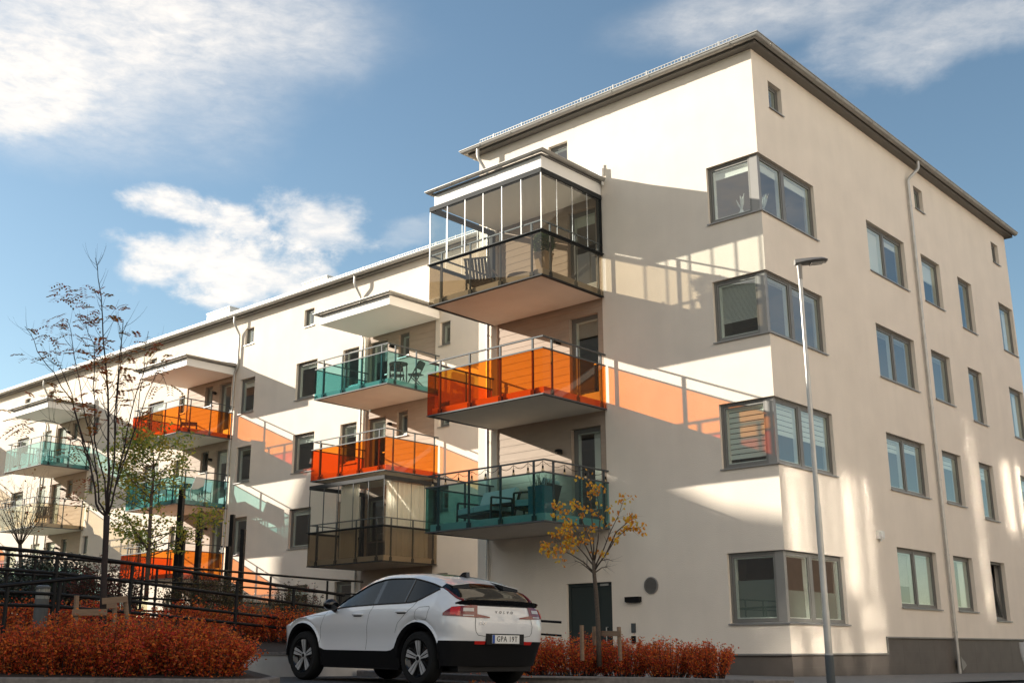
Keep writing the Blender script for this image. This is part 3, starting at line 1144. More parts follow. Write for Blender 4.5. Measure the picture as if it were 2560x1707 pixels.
y0, y1, ym, z = WY - OV - .03, WY + 11.2, WY + 5.5, WTOP + .155
for q in ([(WX0, y0, z), (WX1, y0, z), (WX1, ym, z + .7), (WX0, ym, z + .7)], [(WX0, ym, z + .7), (WX1, ym, z + .7), (WX1, y1, z), (WX0, y1, z)], [(WX0, y0, z), (WX0, y1, z), (WX1, y1, z), (WX1, y0, z)], [(WX0, y0, z), (WX0, ym, z + .7), (WX0, y1, z)]):
    rf.quad(*[Vector(p) + LOC for p in q])
rf.build('roof', 'roof', wing)
make_gutter(wing, [FW(WX0, 0, OV), FW(WX1, 0, OV)], WTOP + .125)
make_snow_guard(wing, FW(WX0, WTOP + .16, .34), FW(WX1 - .1, WTOP + .16, .34))
for x0, x1, zt in ((-24.05, -22.5, 14.98), (-30.95, -29.2, 15.1)):
    bx = MB()
    bx.box(FW(x0, 13.9, -1.0), FW(x1, zt - .05, -2.6))
    bx.box(FW(x0 - .03, zt - .05, -.97), FW(x1 + .03, zt, -2.63))
    bx.build('roof_vent', 'white_board', wing)
for x in (-19.13, -26.72, -43.3, -50.1):
    jx = -.2 if x in (-26.72, -50.1) else 0.22
    make_downpipe(wing, [FW(x - .1, WTOP + .09, .30), FW(x - .1, 13.55, .30), FW(x, 13.1, .075), FW(x, 11.75, .075), FW(x + jx, 11.45, .075), FW(x + jx, 0.3, .075)])
for x, z3, z2, z1 in ((-18.6, 'teal', 'orange', 'smoke'), (-30.5, 'orange', 'teal', 'orange'), (-42.0, 'teal', 'amber', 'teal'), (-53.9, 'amber', 'orange', 'teal')):
    make_canopy(wing, FW(x, 11.41, 0))
    names = {'teal': 'balcony with pale teal glass panels', 'orange': 'balcony with orange glass panels', 'amber': 'balcony with pale brown glass panels', 'smoke': 'balcony enclosed in glass above smoked panels'}
    for lv, c in ((3, z3), (2, z2), (1, z1)):
        make_balcony(wing, FW(x, SLABZ[lv], 0), c, names[c], c == 'smoke', 5)

# ------------------------------------------------------------------ neighbours outside the frame (they shade and are mirrored)
def plain_block(name, label, poly, y0, y1, m):
    o = tag(empty(name, (poly[0][0], y0, 0)), label, 'building')
    mb = MB()
    mb.prism([(x - poly[0][0], 0, z) for x, z in poly], (0, y1 - y0, 0))
    mb.build('wall', m, o)
    return o


def roof_spot(x0, z0, h):
    """where a roof edge of height h must stand for its shadow to reach (x0, 0, z0) on the long face"""
    y = (z0 - h) / .86
    return Vector((x0 + 2.1 * y, y, 0))


NH = 22.0
N = [roof_spot(-32.2, 11.2, NH), roof_spot(-20.0, 7.0, NH), roof_spot(0, 3.1, NH), roof_spot(60, -10.5, NH)]
nbw = tag(empty('neighbour_building', N[0]), 'long grey rendered block to the west that shades the garden and the car', 'building')
for i in range(3):
    nd = (N[i + 1] - N[i]).normalized()
    nr = Vector((nd.y, -nd.x, 0))
    mb = MB()
    pa, pb = N[i] - N[0] + nd * (.01 * i), N[i + 1] - N[0]
    mb.prism([pa, pb, pb + nr * 10, pa + nr * 10], (0, 0, NH + 1))
    mb.v = [(x, y, z - 1) for x, y, z in mb.v]
    mb.build('wall', 'grey_render', nbw)
nd = (N[2] - N[1]).normalized()
nr = Vector((nd.y, -nd.x, 0))
pa, pb = N[1].lerp(N[2], (20 - 6.2) / 20) - N[0], N[1].lerp(N[2], (20 - 3.05) / 20) - N[0]
mb = MB()
mb.prism([pa, pb, pb + nr * 4, pa + nr * 4], (0, 0, .55))  # unseen box added on the roof edge to lift its shadow on the facade
mb.v = [(x, y, z + NH) for x, y, z in mb.v]
mb.build('shade_box', 'grey_render', nbw)
far = tag(empty('neighbour_building', (-24, -62, 0)), 'low dark brown row added unseen far behind the viewer to darken window reflections', 'building')  # added out of view so low panes mirror a dark row, not sky
mb = MB()
mb.box((0, -10, -1), (95, 0, 7.2))
mb.build('wall', 'dark_brown', far)
mb = MB()
mb.prism([(-.3, .4, 7.2), (-.3, -10.4, 7.2), (-.3, -5, 10.4)], (95.6, 0, 0))
mb.build('roof', 'roof', far)
nb = tag(empty('neighbour_building', (24, 0, 0)), 'beige rendered block across the side street with tall stair glazing', 'building')
mb = MB()
mb.box((0, 6.01, 6.5), (12, 62, 10.6))
mb.box((0, -16, -1), (12, 6, 17.2))
mb.build('wall', 'beige_render', nb)
mb = MB()
mb.prism([(-.4, 6.05, 10.6), (12.4, 6.05, 10.6), (12.4, 6.05, 10.9), (6, 6.05, 13.6), (-.4, 6.05, 10.9)], (0, 56, 0))
mb.build('roof', 'terracotta', nb)
mb = MB()
mb.box((-.02, 6.01, -1), (12, 62, 6.49))
mb.build('base_wall', 'brick_brown', nb)
rg = random.Random(4)


def mirror_pane(y0, y1, z0, z1, yaw=0.0):
    """one window of the stair glazing, bedded a little out of true as real panes are"""
    mb = MB()
    t = math.tan(yaw) * (y1 - y0) / 2
    mb.quad((-.03 - t, y0, z0), (-.03 + t, y1, z0), (-.03 + t, y1, z1), (-.03 - t, y0, z1))
    mb.build('pane', 'stair_glass', nb, fix=False)


for z0, z1 in ((9.8, 10.55), (10.75, 11.35), (11.5, 14.1)):
    for i in range(9):
        a_ = -11.4 + 4.2 * i / 9
        mirror_pane(a_ + .02, a_ + .45, z0, z1, radians(rg.uniform(-.5, .5)))
mirror_pane(-.52, .15, 11.1, 16.4)
for i in range(6):
    a_ = 1.7 + 3.2 * i / 6
    mirror_pane(a_ + .02, a_ + .52, 13.6, 15.7, radians(rg.uniform(-.6, .6)))
mb = MB()
for y in [8 + 3.4 * i for i in range(15)]:
    for z in (7.5,):
        mb.box((-.05, y, z), (.0, y + 1.3, z + 1.5))
mb.build('window', 'gloss_dark', nb)

# ------------------------------------------------------------------ ground
mb = MB()
big = 140
for x0, x1, y0, y1 in ((-big, big, -big, -.02), (.02, big, -.02, big)):
    mb.quad((x0, y0, ground(x0, y0)), (x1, y0, ground(x1, y0)), (x1, y1, ground(x1, y1)), (x0, y1, ground(x0, y1)))
tag(mb.build('street', 'asphalt', fix=False), kind='structure')
mb = MB()


def gp(x, y, h=0.0):
    return (x, y, ground(x, y) + h)


for q in ([(-4.4, -7.4), (-.9, -7.4), (.1, -6.3), (1.05, -5.45), (2.2, -5.0), (3.3, -3.0), (3.3, 0), (-4.4, 0)], [(0.0, 0.0), (3.3, 0.0), (3.3, 60), (0.0, 60)], [(-8.6, 0), (-8.6, -2.4), (-4.4, -2.4), (-4.4, 0)]):
    mb.quad(*[gp(x, y, .035) for x, y in q])
tag(mb.build('pavement', 'paving', fix=False), kind='structure')
KL = [(-9.0, -19.5), (-2.43, -14.63), (-1.76, -13.46), (-0.95, -12.65), (-.9, -11.9), (-1.6, -11.2), (-4.3, -10.75)]
KR = [(-4.3, -7.55), (-.9, -7.55), (.1, -6.4), (1.05, -5.55), (2.15, -5.2), (2.5, -4.6)]
for K in (KL, KR):
    kb = MB()
    P = [Vector((x, y, ground(x, y) + .10)) for x, y in K]
    kb.sweep(P, [(-.14, -.3), (-.14, 0), (-.015, 0), (0, -.015), (0, -.3)], closed=True)
    tag(kb.build('kerb', 'kerb'), kind='structure')
mb = MB()
P = [gp(x, y, .08) for x, y in KL]
back = [(-12.0, -17.5, .35), (-5.2, -14.2, .45), (-4.9, -13.2, .45), (-4.7, -12.2, .45), (-4.6, -11.6, .45), (-4.55, -11.2, .45), (-4.5, -10.7, .4)]
for i in range(len(P) - 1):
    mb.quad(P[i], P[i + 1], back[i + 1], back[i])
tag(mb.build('planting_bed', 'soil', fix=False), kind='structure')
mb = MB()
mb.quad(*[gp(x, y, .07) for x, y in ((-3.3, -6.4), (-.6, -7.4), (.2, -6.3), (1.1, -5.45), (2.1, -5.1), (2.3, -4.3), (.8, -4.2), (-1, -5.0), (-3.3, -5.2))])
tag(mb.build('planting_bed', 'soil', fix=False), kind='structure')


def tz(x, y):
    s = max(0, min(1, (-4.5 - x) / 6))
    return .44 + .75 * s


mb = MB()
xs = [-4.5, -5.5, -7, -8.6, -11, -16, -30, -64]
ys = [-22, -16, -11, -7, -2.4, 0, 4.8]
for a, b in zip(xs, xs[1:]):
    for c, d in zip(ys, ys[1:]):
        if a > -8.7 and b >= -8.6 and c >= -2.4:
            continue
        mb.quad((a, c, tz(a, c)), (a, d, tz(a, d)), (b, d, tz(b, d)), (b, c, tz(b, c)))
tag(mb.build('terrace', 'soil', fix=False), kind='structure')
lw = tag(empty('retaining_wall', (-4.4, -10.6, 0)), 'low pale concrete retaining wall in front of the parked white car', 'wall')
mb = MB()
mb.box((-.14, 0, -.2), (0, 4.4, .40))
mb.build('wall', 'concrete', lw)
mb = MB()
mb.box((-.16, -.01, .402), (.015, 4.42, .46))
mb.build('coping', 'kerb', lw)


# ------------------------------------------------------------------ vegetation tools
def leaf(mb, p, size, rnd, droop=0.3, wide=0.6):
    a = rnd.uniform(0, 2 * pi)
    d = Vector((cos(a), sin(a), rnd.uniform(-1, .6) - droop)).normalized()
    s = d.cross(Vector((rnd.uniform(-1, 1), rnd.uniform(-1, 1), rnd.uniform(-1, 1)))).normalized()
    L, w = size * rnd.uniform(.7, 1.25), size * wide * .5 * rnd.uniform(.8, 1.2)
    n = d.cross(s) * (L * .12)
    mb.quad(p, p + d * L * .45 + s * w + n, p + d * L, p + d * L * .45 - s * w + n)


def leaf_round(mb, p, size, rnd):
    a = rnd.uniform(0, 2 * pi)
    d = Vector((cos(a) * .6, sin(a) * .6, -rnd.uniform(.3, 1.0))).normalized()
    s = d.cross(Vector((rnd.uniform(-1, 1), rnd.uniform(-1, 1), .2))).normalized()
    n = d.cross(s)
    L, w = size * rnd.uniform(.75, 1.2), size * .42 * rnd.uniform(.7, 1.1)
    c = n * (L * rnd.uniform(-.12, .12))
    mb.quad(p, p + d * L * .22 + s * w * .8 + c, p + d * L * .55 + s * w + c, p + d * L, p + d * L * .55 - s * w + c, p + d * L * .22 - s * w * .8 + c)


def leaf_pinnate(mb, p, size, rnd, d=None):
    if d is None:
        a = rnd.uniform(0, 2 * pi)
        d = Vector((cos(a), sin(a), rnd.uniform(-.5, .15)))
    d = d.normalized()
    s = d.cross(Vector((0, 0, 1))).normalized()
    n = 5
    for i in range(n):
        q = p + d * (size * (i + 1.2) / n) + Vector((0, 0, -size * .35 * ((i + 1) / n) ** 2))
        for sg in (-1, 1):
            L = size * .34
            e = (s * sg + d * .5 + Vector((0, 0, -.25 + rnd.uniform(-.2, .2)))).normalized()
            t = d * (size * .085)
            mb.quad(q, q + e * L * .5 + t, q + e * L, q + e * L * .5 - t)


def arc(p, d, L, up, rnd, n=6, wob=.1):
    P = [Vector(p)]
    d = Vector(d).normalized()
    for i in range(n):
        d = (d + Vector((rnd.uniform(-wob, wob), rnd.uniform(-wob, wob), up + rnd.uniform(-wob, wob)))).normalized()
        P.append(P[-1] + d * (L / n))
    return P


def shrub(name, c, rx, ry, h, m, rnd, stems=170, per=26, size=.045, twig='bark_dark', label=None, cat='shrub', group=None, rise=.5, rot=0.0):
    o = tag(empty(name, c), label, cat, group)
    st, lf = MB(), MB()
    cr, sr = cos(rot), sin(rot)
    for i in range(stems):
        a = rnd.uniform(0, 2 * pi)
        q = sqrt(rnd.uniform(0, 1))
        bx, by = cos(a) * q, sin(a) * q
        hh = h * (1 - .38 * q * q) * rnd.uniform(.72, 1.08)
        b = Vector((bx * rx * .55, by * ry * .55, 0))
        e = Vector((bx * rx * 1.02 + rnd.uniform(-.06, .06), by * ry * 1.02 + rnd.uniform(-.06, .06), hh))
        mid = (b + e) / 2 + Vector((0, 0, .12 * hh))
        P = []
        for k in range(6):
            t = k / 5
            P.append(b * (1 - t) ** 2 + mid * 2 * t * (1 - t) + e * t * t)
        P = [Vector((v.x * cr - v.y * sr, v.x * sr + v.y * cr, v.z)) for v in P]
        st.tube(P, [.006, .005, .004, .004, .003, .002], 3, False)
        for k in range(per):
            t = rnd.uniform(.08, 1.0) ** .85
            u = t * 5
            j = min(int(u), 4)
            v = P[j].lerp(P[j + 1], u - j)
            v = v + Vector((rnd.gauss(0, .028), rnd.gauss(0, .028), rnd.gauss(0, .028)))
            leaf(lf, v, size, rnd, droop=-.1)
    st.build('stems', twig, o, fix=False)
    lf.build('foliage', m, o, fix=False)
    return o


def grow(tr, pts, r0, r1, rnd, twigs=5, tl=.5, tips=None, up=.12, n=5, spread=.9, start=.25):
    """a limb along pts with side twigs; returns twig tips"""
    k = len(pts)
    tr.tube(pts, [r0 + (r1 - r0) * i / (k - 1) for i in range(k)], 6, True)
    for i in range(twigs):
        u = rnd.uniform(start, .97) * (k - 1)
        j = min(int(u), k - 2)
        p = pts[j].lerp(pts[j + 1], u - j)
        d = (pts[j + 1] - pts[j]).normalized()
        a = rnd.uniform(0, 2 * pi)
        side = d.orthogonal()
        side = (Matrix.Rotation(a, 3, d) @ side).normalized()
        L = tl * rnd.uniform(.5, 1.2)
        P = arc(p, d * (1 - spread * .5) + side * spread, L, up, rnd, n)
        rr = max(.0028, (r0 + (r1 - r0) * u / (k - 1)) * .45)
        tr.tube(P, [rr * (1 - .75 * q / n) for q in range(n + 1)], 4, True)
        if tips is not None:
            tips.append(P)


# ------------------------------------------------------------------ autumn shrubs
rs = random.Random(3)
for i, (px, d, rx, h, s) in enumerate([(25, 16.0, .85, .74, 230), (150, 15.8, .86, .80, 240), (285, 15.7, .88, .82, 250), (420, 15.7, .86, .80, 250), (522, 15.6, .66, .72, 210)]):
    p = at(px, 1640, d)
    p.z = .10
    lab = ['rust orange shrub at the left end of the front hedge, under the sloping handrail', 'rust orange shrub in the front hedge below the two handrail posts', 'orange red shrub in the front hedge at the foot of the staked tree',
           'orange red shrub in the front hedge right of the timber tree stakes', 'dark rust shrub at the end of the front hedge beside the car bonnet'][i]
    shrub('autumn_shrub', p, rx, .75, h, 'leaf_red' if i in (2, 3) else 'leaf_rust', rs, s, 46, .043, label=lab, group='autumn shrubs in the left front hedge', rot=radians(42))
for i, (px, d, rx, h, s) in enumerate([(1335, 20.0, .62, .66, 130), (1440, 20.0, .64, .72, 140), (1560, 20.0, .62, .68, 140), (1670, 19.8, .60, .68, 140), (1775, 19.5, .50, .62, 130)]):
    p = at(px, 1650, d)
    p.z = ground(p.x, p.y) + .06
    lab = ['red orange shrub close behind the rear of the white car', 'red orange shrub at the foot of the yellow leaved tree', 'red shrub in front of the intercom beside the dark door',
           'rust red shrub in the right hedge below the round air vent side of the wall', 'orange tipped round shrub closing the right end of the hedge by the lamp post'][i]
    shrub('autumn_shrub', p, rx, .55, h, 'leaf_red' if i < 3 else 'leaf_rust', rs, s, 44, .040, label=lab, group='autumn shrubs in the right hedge', rot=radians(42))
for i, (px, py, d, rx, h, m) in enumerate([(60, 1560, 19.6, .9, .62, 'leaf_rust'), (230, 1560, 20.2, .9, .66, 'leaf_red'), (470, 1540, 21.3, .95, .66, 'leaf_rust'), (600, 1560, 21.8, .9, .62, 'leaf_red'), (700, 1590, 21.6, .8, .66, 'leaf_rust')]):
    p = at(px, py, d)
    p.z = tz(p.x, p.y) - .02
    lab = ['rust shrub behind the bollard lamp at the far left', 'orange shrub between the railings behind the staked tree', 'rust shrub behind the middle posts of the front railing', 'dark orange shrub under the lower railing bars', 'rust shrub against the retaining wall beside the car bonnet'][i]
    shrub('autumn_shrub', p, rx, .6, h, m, rs, 120, 28, .05, label=lab, group='autumn shrubs between the two railings', rot=radians(50))
for px, pt, d, rx, h, m, lab, sz, stn, per in ((120, 1375, 25.5, 1.15, 1.75, 'leaf_dark', 'large dark evergreen bush behind the railing at the left', .07, 190, 40), (20, 1430, 24.5, .8, 1.2, 'leaf_dark', 'smaller dark evergreen bush at the far left edge', .07, 120, 34),
                                  (248, 1385, 24.0, .62, 1.55, 'leaf_redtip', 'dark red bush behind the trunk of the staked tree', .055, 110, 26), (318, 1400, 23.6, .5, 1.3, 'leaf_redtip', 'sparse red tipped bush left of the low orange balcony', .055, 70, 18),
                                  (510, 1420, 24.0, 1.0, 1.35, 'leaf_olive', 'olive green bush growing at the foot of the tall black posts', .045, 190, 30), (725, 1450, 24.6, .48, 1.25, 'leaf_olive', 'olive bush with red tips behind the railing near the car', .045, 70, 20), (775, 1455, 25.0, .3, 1.2, 'leaf_redtip', 'thin red leaved shrub just left of the car mirror', .05, 36, 14)):
    p = at(px, pt, d)
    top = p.z
    p.z = max(tz(p.x, p.y) - .02, top - h - .1)
    shrub('garden_bush', p, rx, rx * .7, top - p.z, m, rs, stn, per, sz, label=lab, cat='bush', rot=radians(40))
gr = MB()
for i in range(1500):
    px = rs.uniform(570, 840)
    p = at(px, 1500, rs.uniform(24.6, 26.5))
    p.z = tz(p.x, p.y)
    P = arc(p, (rs.uniform(-.3, .3), rs.uniform(-.3, .3), 1), rs.uniform(.35, .62), 0, rs, 2, .12)
    s = Vector((.012, .008, 0))
    gr.quad(P[0] - s, P[0] + s, P[2])
    gr.quad(P[1] - s * .8, P[1] + s * .8, P[1] + Vector((rs.uniform(-.08, .08), rs.uniform(-.08, .08), .12)))
tag(gr.build('lavender_ground_cover', 'leaf_grey', fix=False), 'pale grey green lavender planting below the wing', 'ground cover', kind='stuff')
fl = MB()
for i in range(90):
    px = rs.uniform(1170, 1330)
    p = at(px, 1690, rs.uniform(17.4, 18.6))
    p.z = ground(p.x, p.y) + .012 + (.1 if p.y > -7.5 else 0)
    leaf(fl, p, .05, rs)
tag(fl.build('fallen_leaves', 'leaf_rust', fix=False), 'fallen brown leaves along the kerb behind the car', 'leaves', kind='stuff')

# ------------------------------------------------------------------ trees
rt = random.Random(21)


def px_path(pts, d, jit=0.0):
    return [at(x, y, d + jit * (i / max(1, len(pts) - 1))) for i, (x, y) in enumerate(pts)]


def finish_tree(name, base, trunk, crown, m_tr, m_cr, label):
    o = tag(empty(name, base), label, 'tree')
    off = Vector(base)
    for mb_, nm, mm in ((trunk, 'trunk', m_tr), (crown, 'crown', m_cr)):
        mb_.v = [tuple(Vector(v) - off) for v in mb_.v]
        mb_.build(nm, mm, o, fix=False, smooth=(nm == 'trunk'))
    return o


D1 = 17.2
tr, cr = MB(), MB()
trunk = px_path([(256, 1585), (258, 1500), (261, 1420), (265, 1340), (267, 1288)], D1)
tr.tube(trunk, [.052, .048, .044, .043, .046], 10)
limbs = [
    ([(267, 1290), (272, 1200), (270, 1134), (270, 981), (264, 904), (256, 790), (245, 694), (238, 645)], 0, 30, .034),
    ([(262, 1288), (240, 1258), (231, 1190), (212, 1130), (196, 1060), (180, 985), (150, 915), (118, 895)], -.5, 22, .026),
    ([(263, 1285), (247, 1255), (243, 1190), (230, 1100), (205, 1000), (196, 940), (180, 850), (168, 800)], .6, 20, .022),
    ([(232, 1195), (215, 1120), (180, 1000), (135, 930), (108, 900), (85, 850), (62, 816)], .9, 9, .016),
    ([(268, 1285), (262, 1200), (236, 1100), (237, 1000), (236, 930), (235, 860), (212, 800)], -.9, 18, .02),
    ([(270, 1285), (284, 1235), (300, 1160), (317, 1080), (340, 985), (370, 905), (398, 868)], .5, 18, .024),
    ([(270, 1285), (280, 1200), (287, 1100), (292, 980), (300, 880), (308, 800), (281, 794)], -.6, 18, .022),
    ([(287, 1120), (293, 1000), (303, 900), (305, 835), (318, 805)], -1.0, 12, .014),
    ([(292, 1210), (325, 1110), (345, 1030), (360, 930), (371, 828)], 1.0, 12, .015),
    ([(300, 1170), (330, 1095), (366, 990), (395, 920), (420, 975)], -.3, 10, .012),
    ([(243, 1190), (200, 1100), (150, 1060), (110, 1050), (62, 1062)], -.8, 8, .012),
]
for li, (pts, jit, tw, r0) in enumerate(limbs):
    P = px_path(pts, D1, jit)
    Q = []
    for a, b in zip(P, P[1:]):
        Q += [a, a.lerp(b, .5) + Vector((rt.uniform(-.015, .015),) * 3)]
    Q.append(P[-1])
    tips = []
    grow(tr, Q, r0 * .66, .0035, rt, tw, .42, tips, .22, 5, .7, .3)
    for T in tips:
        if li != 3 and rt.random() < .5 and T[-1].z < at(245, 720, D1).z:
            for k in range(rt.randint(1, 3)):
                leaf_pinnate(cr, T[-1 - k], .19, rt, (T[-1] - T[-2]) + Vector((rt.uniform(-.08, .08), rt.uniform(-.08, .08), -.03)))
for px, py in ((165, 715), (150, 740), (185, 740), (125, 805), (120, 830), (205, 735), (190, 790), (165, 790), (210, 715), (225, 800), (240, 860), (180, 835), (60, 1070), (75, 1065), (50, 1062), (170, 1130), (185, 1120), (395, 950), (418, 960), (300, 880), (240, 770), (200, 870), (130, 890), (290, 960), (180, 1240), (200, 1220), (215, 1190)):
    for k in range(4):
        leaf_pinnate(cr, at(px + rt.uniform(-8, 8), py + rt.uniform(-8, 8), D1 + rt.uniform(-.4, .5)), .20, rt)
t1 = finish_tree('rowan_tree', trunk[0], tr, cr, 'bark_dark', 'leaf_rowan', 'slender multi stemmed tree with few rust leaves, held by timber stakes')

D2 = 25.0
tr, cr = MB(), MB()
trunk = px_path([(365, 1500), (370, 1400), (374, 1330), (379, 1240), (385, 1180), (383, 1130), (372, 1108)], D2)
tr.tube(trunk, [.05, .045, .04, .032, .02, .012, .005], 8)
for i in range(34):
    t = rt.uniform(.18, 1.0)
    u = t * (len(trunk) - 1)
    j = min(int(u), len(trunk) - 2)
    p = trunk[j].lerp(trunk[j + 1], u - j)
    a = rt.uniform(0, 2 * pi)
    L = 1.55 * (1.12 - t) + .25
    P = arc(p, (cos(a), sin(a), .35), L, .02, rt, 6, .12)
    tips = []
    grow(tr, P, .014, .003, rt, 7, .45, tips, .03, 4, .8, .2)
    tips.append(P)
    for T in tips:
        for k in range(15):
            q = T[rt.randint(1, len(T) - 1)]
            leaf(cr, q + Vector((rt.gauss(0, .07), rt.gauss(0, .07), rt.gauss(0, .05))), .085, rt, .2, .55)
finish_tree('young_tree', trunk[0], tr, cr, 'bark', 'leaf_lime', 'young yellow green tree with level branches in front of the wing')

D3 = 29.0
tr, cr = MB(), MB()
trunk = px_path([(52, 1470), (52, 1400), (50, 1360)], D3)
tr.tube(trunk, [.06, .05, .045], 8)
for i in range(17):
    tx = -30 + 11 * i
    if i % 2 and i not in (3, 9, 13):
        continue
    P = px_path([(50, 1365), (50 + (tx - 50) * .35, 1320), (50 + (tx - 50) * .75, 1270), (tx, 1200 + abs(tx - 60) * .45)], D3, rt.uniform(-1.2, 1.2))
    tips = []
    grow(tr, P, .013, .003, rt, 13, .75, tips, .12, 4, .8, .2)
    for T in tips:
        if rt.random() < .3:
            leaf(cr, T[-1], .08, rt)
            leaf(cr, T[-2], .08, rt)
finish_tree('bare_tree', trunk[0], tr, cr, 'bark', 'leaf_rowan', 'small nearly leafless tree at the far left in front of the wing')

D4 = 19.6
tr, cr = MB(), MB()
trunk = px_path([(1498, 1665), (1497, 1600), (1494, 1540), (1490, 1480), (1486, 1440), (1484, 1400)], D4)
tr.tube(trunk, [.045, .042, .040, .036, .034, .03], 10)
limbs4 = [[(1486, 1435), (1470, 1420), (1450, 1405), (1435, 1400)], [(1485, 1430), (1460, 1405), (1428, 1385), (1400, 1372), (1372, 1368), (1356, 1366)], [(1485, 1415), (1462, 1385), (1440, 1360), (1415, 1350), (1385, 1355)],
          [(1484, 1405), (1465, 1365), (1445, 1330), (1420, 1300), (1392, 1262)], [(1484, 1400), (1475, 1350), (1455, 1300), (1440, 1270), (1425, 1248)], [(1485, 1400), (1484, 1350), (1480, 1300), (1476, 1240), (1470, 1170)],
          [(1486, 1405), (1495, 1350), (1500, 1300), (1495, 1250), (1490, 1215)], [(1488, 1415), (1510, 1370), (1525, 1330), (1545, 1290), (1562, 1242)], [(1488, 1420), (1515, 1385), (1540, 1345), (1570, 1320), (1602, 1318)],
          [(1515, 1385), (1540, 1330), (1575, 1300), (1590, 1285)], [(1488, 1430), (1505, 1418), (1525, 1415)], [(1487, 1425), (1503, 1400), (1520, 1397), (1532, 1402)], [(1470, 1360), (1440, 1345), (1415, 1330)]]
leafy = {1, 2, 3, 4, 5, 6, 7, 8, 9, 12}
for i, pts in enumerate(limbs4):
    P = px_path(pts, D4, rt.uniform(-.5, .5))
    tips = []
    grow(tr, P, .014, .003, rt, 9, .2, tips, .06, 4, .8, .35)
    if i in leafy:
        tips += [P[-2:]] * 2
        for T in tips:
            if rt.random() < .62:
                for k in range(rt.randint(4, 9)):
                    q = T[-1].lerp(T[-2], rt.random())
                    leaf_round(cr, q + Vector((rt.gauss(0, .035), rt.gauss(0, .035), rt.gauss(0, .02))), .060, rt)
for px, py, n in ((1364, 1360, 14), (1388, 1378, 14), (1405, 1372, 14), (1420, 1362, 16), (1432, 1368, 14), (1440, 1352, 12), (1410, 1322, 12), (1420, 1335, 10), (1394, 1258, 12), (1388, 1262, 8), (1432, 1275, 12), (1442, 1258, 10), (1455, 1285, 10), (1410, 1295, 9), (1430, 1302, 9), (1462, 1335, 14), (1480, 1315, 12), (1465, 1350, 10), (1444, 1190, 6), (1480, 1230, 8), (1484, 1275, 10), (1405, 1403, 9), (1500, 1382, 14), (1490, 1380, 8), (1528, 1270, 10), (1535, 1295, 10), (1562, 1240, 14), (1580, 1295, 12), (1575, 1310, 10), (1596, 1312, 9), (1550, 1330, 9), (1545, 1350, 7), (1508, 1302, 8)):
    c = at(px, py, D4 + rt.uniform(-.35, .35))
    for k in range(n):
        leaf_round(cr, c + Vector((rt.gauss(0, .05), rt.gauss(0, .05), rt.gauss(0, .04))), .062, rt)
finish_tree('young_tree', trunk[0], tr, cr, 'bark', 'leaf_yellow', 'young tree with sparse yellow leaves in front of the dark entrance door')


# timber tree stakes
def stakes(label, posts, rails):
    o = tag(empty('tree_stakes', posts[0][0]), label, 'tree stakes')
    off = posts[0][0]
    for a, b in posts:
        mb = MB()
        mb.tube([a - off, b - off], .035, 8)
        mb.build('stake', 'timber', o, smooth=40)
    for a, b in rails:
        mb = MB()
        mb.bar(a - off, b - off, .03, .085)
        mb.build('crossbar', 'timber', o)
    return o


d = 16.9
stakes('grey timber stakes with crossbars around the slender tree', [(at(185, 1620, d), at(192, 1488, d)), (at(322, 1600, d + .3), at(313, 1492, d + .2)), (at(283, 1620, d + .9), at(287, 1510, d + .9))],
       [(at(180, 1530, d - .06), at(268, 1529, d - .06)), (at(255, 1502, d + .15), at(318, 1496, d + .15)), (at(258, 1514, d + .5), at(290, 1510, d + .85))])
d = 19.3
stakes('grey timber stakes with a crossbar around the yellow leaved tree', [(at(1456, 1650, d), at(1454, 1562, d)), (at(1486, 1650, d + .5), at(1485, 1565, d + .5)), (at(1551, 1650, d + .2), at(1547, 1566, d + .2))],
       [(at(1490, 1582, d + .45), at(1552, 1583, d + .15))])


# ------------------------------------------------------------------ railings, posts, bollards, lamp
def railing(name, label, top, posts, offs, r=.029, drop=1.02, ends=None):
    o = tag(empty(name, top[0]), label, 'railing')
    off = top[0]
    for dz in offs:
        mb = MB()
        P = [p - off + Vector((0, 0, dz)) for p in top]
        mb.tube(P, r if dz == 0 else r * .85, 10)
        mb.build('rail', 'black', o, smooth=40)
    for p in posts:
        mb = MB()
        mb.tube([p - off + Vector((0, 0, -drop)), p - off + Vector((0, 0, -.03))], r * 1.05, 10)
        for dz in offs[1:]:
            mb.tube([p - off + Vector((0, 0, dz - .035)), p - off + Vector((0, 0, dz + .035))], r * 1.35, 10)
        mb.build('post', 'black', o, smooth=40)
    return o


def on_line(top, px):
    best = None
    for a, b in zip(top, top[1:]):
        for i in range(101):
            p = a.lerp(b, i / 100)
            v = p - CAM
            x = PW / 2 + F_PX * v.dot(CR) / v.dot(_f)
            if best is None or abs(x - px) < best[0]:
                best = (abs(x - px), p)
    return best[1]


TA = [at(-90, 1362, 16.6), at(0, 1369, 17.0), at(145, 1383, 17.9), at(332, 1408, 19.0), at(594, 1447, 20.7), at(735, 1468, 21.7), at(860, 1487, 22.7)]
railing('ramp_railing', 'black steel ramp railing of four bars sloping down behind the front hedge', TA, [on_line(TA, x) for x in (-60, 145, 332, 594, 735, 850)], (0, -.28, -.58, -.75))
TB = [at(-90, 1378, 19.6), at(0, 1384, 20.2), at(335, 1409, 22.6), at(554, 1426, 24.4), at(680, 1436.5, 25.6), at(819, 1448, 27.0), at(907, 1453, 27.8)]
railing('ramp_railing', 'black steel railing on the far side of the ramp, behind the first one', TB, [on_line(TB, x) for x in (25, 90, 165, 360, 394, 678, 819)], (0, -.30, -.62, -.85), .024)
TC = [at(-60, 1472, 15.6), at(0, 1464, 15.8), at(150, 1449, 16.2), at(235, 1441, 16.5)]
